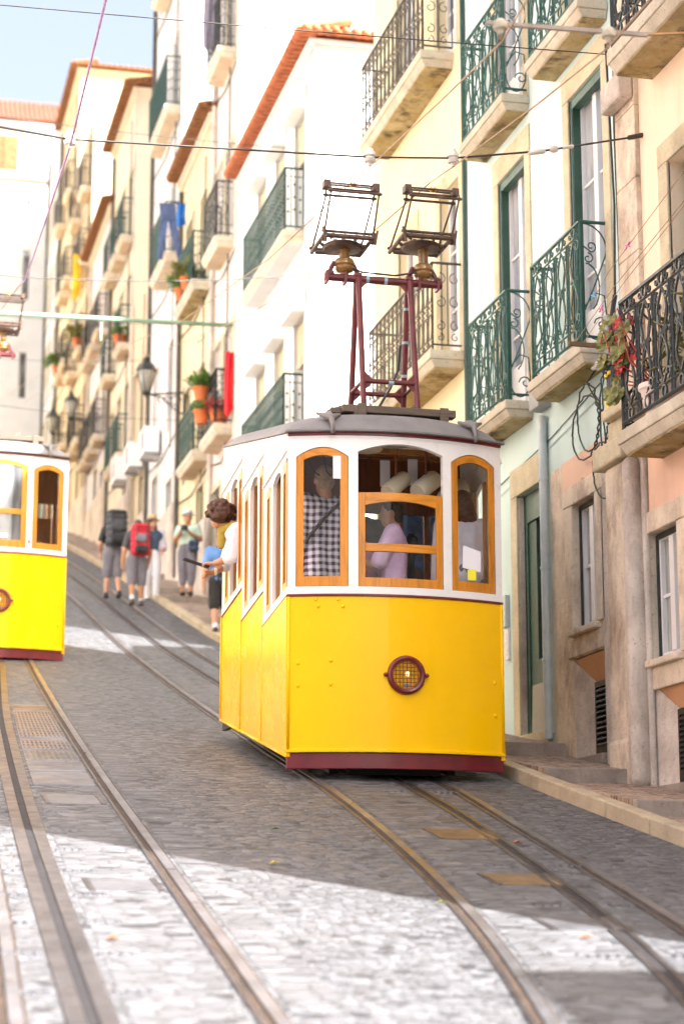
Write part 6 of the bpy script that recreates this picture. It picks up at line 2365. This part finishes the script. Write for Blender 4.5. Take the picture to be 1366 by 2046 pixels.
# 2 walker with red pack
x, y = 4.95, 37.2
f = Fig((x, y, ground_at(x, y)), 1.66, 4, 'walker in grey shorts seen from behind wearing a red backpack')
f.set(anR=(.062, .05, .05), knR=(.06, .04, .287), anL=(-.060, -.03, .05), knL=(-.058, .02, .285), elL=(-.155, -.01, .63), elR=(.15, .0, .63), wrL=(-.17, .02, .49), wrR=(.14, .07, .50))
f.body('skin2'); f.hair('haird', 'long'); f.shirt('tgreyd', .7); f.trousers('tgrey', 1.05, .020, 'shorts'); f.shoes('leather', 'twht')
rucksack(f, .36, .56, .25, .56, ('tred', 'tred', 'tgrey', 'tblack', 'tgreyd'), 'red backpack with grey pocket and black lower pouch')
# 3 woman in white trousers and hat, coming down
x, y = 5.42, 38.6
f = Fig((x, y, ground_at(x, y)), 1.66, 186, 'woman facing downhill in straw hat, navy top and white trousers')
f.headyaw = rad(10)
f.set(elL=(-.15, -.01, .63), wrL=(-.10, .09, .60), elR=(.15, -.01, .63), wrR=(.11, .05, .50), anL=(-.05, .03, .05), anR=(.05, -.03, .05))
f.body('skin'); f.face(); f.hair('hairb', 'long'); f.shirt('tnavy', .3, .010, 'top'); f.trousers('twht', 1.95, .014); f.shoes('twht'); f.hat('straw', 'leather', .088, .055)
m = MB()
for s_ in (-1, 1):
    f.c(m, 'shL' if s_ < 0 else 'shR', 'waist', .052, .050, (s_ * .0, -.004, .004), (s_ * .058, -.004, -.02))
    f.arm(m, s_, .015, 1.15)
f.vox(m, 'open_shirt', 'tlgrey', .012, 3)
# 4 woman with camera by the wall
x, y = 6.02, 37.9
f = Fig((x, y, ground_at(x, y)), 1.66, 158, 'woman by the wall in pale hat and light green top, holding a camera')
f.headyaw = rad(20)
f.set(elL=(-.15, .0, .66), wrL=(-.045, .115, .725), elR=(.16, -.02, .66), wrR=(.06, .115, .735), anL=(-.04, .0, .045), anR=(.05, .0, .045))
f.body('skin2', hands={-1: ((.35, .6, .6), (.6, .3, -.3), .9), 1: ((-.35, .6, .6), (-.6, .3, -.3), .9)}); f.face(); f.hair('haird'); f.shirt('tmint', .6, .008); f.trousers('tgrey', 1.55, .018, 'cropped_trousers'); f.shoes('leather', 'twht'); f.hat('twht', 'tnavy', .08, .05)
c = f.P((.005, .165, .775))
t = thing('camera', c, 'black camera held up by the woman in the pale hat', 'camera')
Rz = Matrix.Rotation(f.yaw, 3, 'Z')
m = MB().box(-.065, .065, -.03, .03, -.045, .04); m.box(-.03, .03, -.025, .025, .0405, .065); m.v = [tuple(Rz @ Vector(q) + c) for q in m.v]; m.build('camera_body', MAT['tblack'], t, bevel=.006)
m = MB().lathe([(.036, .031), (.04, .05), (.04, .10), (.034, .105)], (0, 0, 0), 'y', 16); m.v = [tuple(Rz @ Vector(q) + c) for q in m.v]; m.build('lens', MAT['black'], t, smooth=40)
c = f.P((-.10, .07, .585))
t = thing('shoulder_bag', c, 'dark shoulder bag hanging at the hip of the woman with the camera', 'bag')
mb = MB()
for i in (-1, 1):
    for k in (-1, 1): mb.cap(f.P((-.09 + i * .028, .085, .575 + k * .032)), f.P((-.09 + i * .028, .10, .575 + k * .032)), .068, .062, 10)
o = mb.build('bag_body', MAT['tnavy'], t)
r = o.modifiers.new('remesh', 'REMESH'); r.mode = 'VOXEL'; r.voxel_size = .012; r.use_smooth_shade = True
s_ = o.modifiers.new('smooth', 'SMOOTH'); s_.iterations = 4
MB().tube([f.P((-.12, .07, .66)), f.P((-.06, .075, .72)), f.P((.05, .07, .80)), f.P((.09, .0, .85)), f.P((.05, -.07, .78)), f.P((-.06, -.07, .68)), f.P((-.13, .03, .62))], .014, 6).build('bag_strap', MAT['tnavy'], t)
# 5 man in blue shirt on the kerb
x, y = 5.62, 31.9
f = Fig((x, y, ground_at(x, y)), 1.72, 2, 'man seen from behind in a blue T-shirt and black shorts, beside the tram')
f.set(elL=(-.155, -.02, .635), wrL=(-.165, .01, .475), anL=(-.055, -.02, .048), anR=(.06, .05, .048), knR=(.06, .045, .287))
f.body('skin'); f.hair('hairb'); f.shirt('tblue', .75, .014); f.trousers('tblack', 1.0, .016, 'shorts'); f.shoes('tblack', 'twht')

# 6 woman leaning out of the tram
fl = 18.87
f = Fig((3.72, fl, 2.45), 1.66, 84, 'woman with auburn curls and mustard scarf leaning out of the near tram')
f.headyaw = rad(-52)
f.set(pelvis=(0, -.06, .53), hipL=(-.052, -.06, .515), hipR=(.052, -.06, .515), waist=(0, .02, .61), chest=(0, .11, .715), neck=(0, .185, .815), head=(0, .25, .875),
      shL=(-.10, .155, .775), shR=(.10, .155, .775), elL=(-.11, .18, .61), elR=(.15, .20, .61), wrL=(-.03, .27, .585), wrR=(.06, .28, .545))
f.body('skin2', hands={-1: ((.15, 1, .05), (.3, 0, -1), .55), 1: ((-.5, .9, -.1), (-.3, 0, -1), .8)}, vs=.0085)
f.face(); f.hair('hairc', 'curls'); f.shirt('twht', 1.2, .012); f.trousers('tnavy', 1.9, .008)
m = MB()
for (a, b, ra, rb) in (((-.07, .17, .80), (.0, .23, .79), .030, .030), ((.07, .17, .80), (.0, .23, .79), .030, .030), ((-.06, .14, .815), (.06, .14, .815), .03, .03), ((0, .23, .785), (.01, .235, .70), .03, .022)):
    m.cap(f.P(a), f.P(b), ra * f.H, rb * f.H)
f.vox(m, 'scarf', 'tmust', .01, 2)
MB().lathe([(.032, -.012), (.036, -.008), (.036, .008), (.032, .012)], f.P((.045, .262, .55)), 'x', 16).build('bracelet', MAT['cream'], f.root, smooth=40)
c = f.P((.0, .37, .60))
t = tag(MB().hexa([tuple(c + Vector(v)) for v in ((-.13, .03, .03), (.11, -.03, -.055), (.11, .10, -.05), (-.13, .16, .035), (-.125, .03, .042), (.115, -.03, -.043), (.115, .10, -.038), (-.125, .16, .047))]).build('tablet', MAT['tblack'], None, base=c, bevel=.004), 'dark tablet held out of the tram by the curly-haired woman', 'tablet')

# passengers inside
f = Fig((3.93, 17.02, 2.18), 1.84, 4, 'grey-haired passenger in a plaid shirt seen from behind, left front window')
f.set(pelvis=(0, -.005, .45), waist=(0, 0, .59), hipL=(-.045, 0, .42), hipR=(.045, 0, .42), wrL=(-.13, .06, .45), wrR=(.13, .06, .45))
f.body('skin', vs=.010); f.hair('hairg'); f.shirt('plaid', 1.1, .020); f.trousers('tgrey', 2.0, .004)
m = MB().tube([f.P((.085, -.05, .845)), f.P((.05, -.085, .80)), f.P((-.03, -.09, .72)), f.P((-.10, -.07, .63)), f.P((-.125, .0, .57))], .016, 6)
m.build('bag_strap', MAT['leather'], f.root)
f = Fig((4.60, 17.15, 2.02), 1.74, 72, 'dark-haired passenger in a lilac shirt seen through the middle front window')
f.set(elL=(-.12, .08, .64), wrL=(-.05, .21, .66), elR=(.12, .08, .63), wrR=(.07, .21, .65))
f.body('skin', vs=.011, hands={-1: ((.3, 1, .2), (.4, 0, -1), .6), 1: ((-.3, 1, .2), (-.4, 0, -1), .6)}); f.hair('haird'); f.shirt('tlilac', .9, .016); f.trousers('tgrey', 2.0, .012)
f = Fig((4.22, 17.26, 2.02), 1.62, 30, 'passenger in a pink top behind the lilac-shirted one')
f.body('skin', vs=.012); f.hair('hairb', 'long'); f.shirt('tpink', .8, .014); f.trousers('tnavy', 2.0, .012)
f = Fig((5.16, 16.86, 2.10), 1.72, 0, 'passenger with a brown bob and grey shirt from behind, right front window')
f.body('skin', vs=.011); f.hair('hairb', 'bob'); f.shirt('tlgrey', 1.9, .016); f.trousers('tgrey', 2.0, .012)
f = Fig((5.14, 17.95, 2.38), 1.70, 8, 'balding passenger in a bright blue top deeper inside the tram')
f.body('skin2', vs=.012); f.hair('hairg'); f.shirt('tblue', 1.0, .014); f.trousers('tgrey', 2.0, .012)
f = Fig((4.80, 18.3, 2.38), 1.70, 190, 'passenger in dark clothes facing the front, deep inside the tram')
f.body('skin', vs=.012); f.face(); f.hair('haird'); f.shirt('tgreyd', 1.9, .014); f.trousers('tgrey', 2.0, .012)
# ------------------------------------------------------------------ sky, sun, camera
SUN_EL = 44.0
HEAD = 37.8          # the light travels this many degrees to the left of straight up the street
el, hd = rad(SUN_EL), rad(HEAD)
Lv = Vector((-math.sin(hd) * math.cos(el), math.cos(hd) * math.cos(el), -math.sin(el)))
wd = bpy.data.worlds.new('World')
S.world = wd
wd.use_nodes = True
nt = wd.node_tree
bg = nt.nodes['Background']
sky = nt.nodes.new('ShaderNodeTexSky')
sky.sky_type = 'NISHITA'
sky.sun_disc = False
sky.sun_elevation = el
# sun_rotation is measured clockwise from +Y; the sun stands opposite to the light's heading
sky.sun_rotation = math.atan2(-Lv.x, -Lv.y) % (2 * PI)
sky.altitude = 50
sky.air_density = 1.0
sky.dust_density = 9
sky.ozone_density = .4
sky_desat = nt.nodes.new('ShaderNodeHueSaturation')      # lowers the sky's saturation to pale the blue
sky_desat.inputs['Saturation'].default_value = .68
nt.links.new(sky.outputs[0], sky_desat.inputs['Color'])
nt.links.new(sky_desat.outputs[0], bg.inputs[0])
bg.inputs[1].default_value = .105
sd = bpy.data.lights.new('sun', 'SUN')
sd.energy = 5.0
sd.angle = rad(.53)
sd.color = (1, .985, .965)
so = bpy.data.objects.new('sun', sd)
COL.objects.link(so)
so.rotation_euler = Lv.to_track_quat('-Z', 'Y').to_euler()
so.location = (12, -10, 30)

cd = bpy.data.cameras.new('camera')
co_ = bpy.data.objects.new('camera', cd)
COL.objects.link(co_)
co_.location = (0, 0, 0)
AZ, PT, FP = rad(13.5), math.atan(823 / 4000.0), 4000.0
fwd = Vector((math.sin(AZ) * math.cos(PT), math.cos(AZ) * math.cos(PT), math.sin(PT)))
co_.rotation_euler = fwd.to_track_quat('-Z', 'Y').to_euler()
cd.sensor_fit = 'VERTICAL'
cd.sensor_height = 36
cd.lens = FP / 2046 * 36
cd.clip_start = .1
cd.clip_end = 1000
cd.dof.use_dof = True
cd.dof.focus_distance = 16.9
cd.dof.aperture_fstop = 1.45
S.camera = co_

S.view_settings.view_transform = 'Standard'
S.view_settings.look = 'None'
S.view_settings.exposure = 2.25
S.view_settings.gamma = 1
S.view_settings.use_curve_mapping = False
S.cycles.max_bounces = 8
S.cycles.diffuse_bounces = 5
S.cycles.glossy_bounces = 4
S.cycles.transparent_max_bounces = 12
S.cycles.use_denoising = True
S.cycles.sample_clamp_indirect = 8
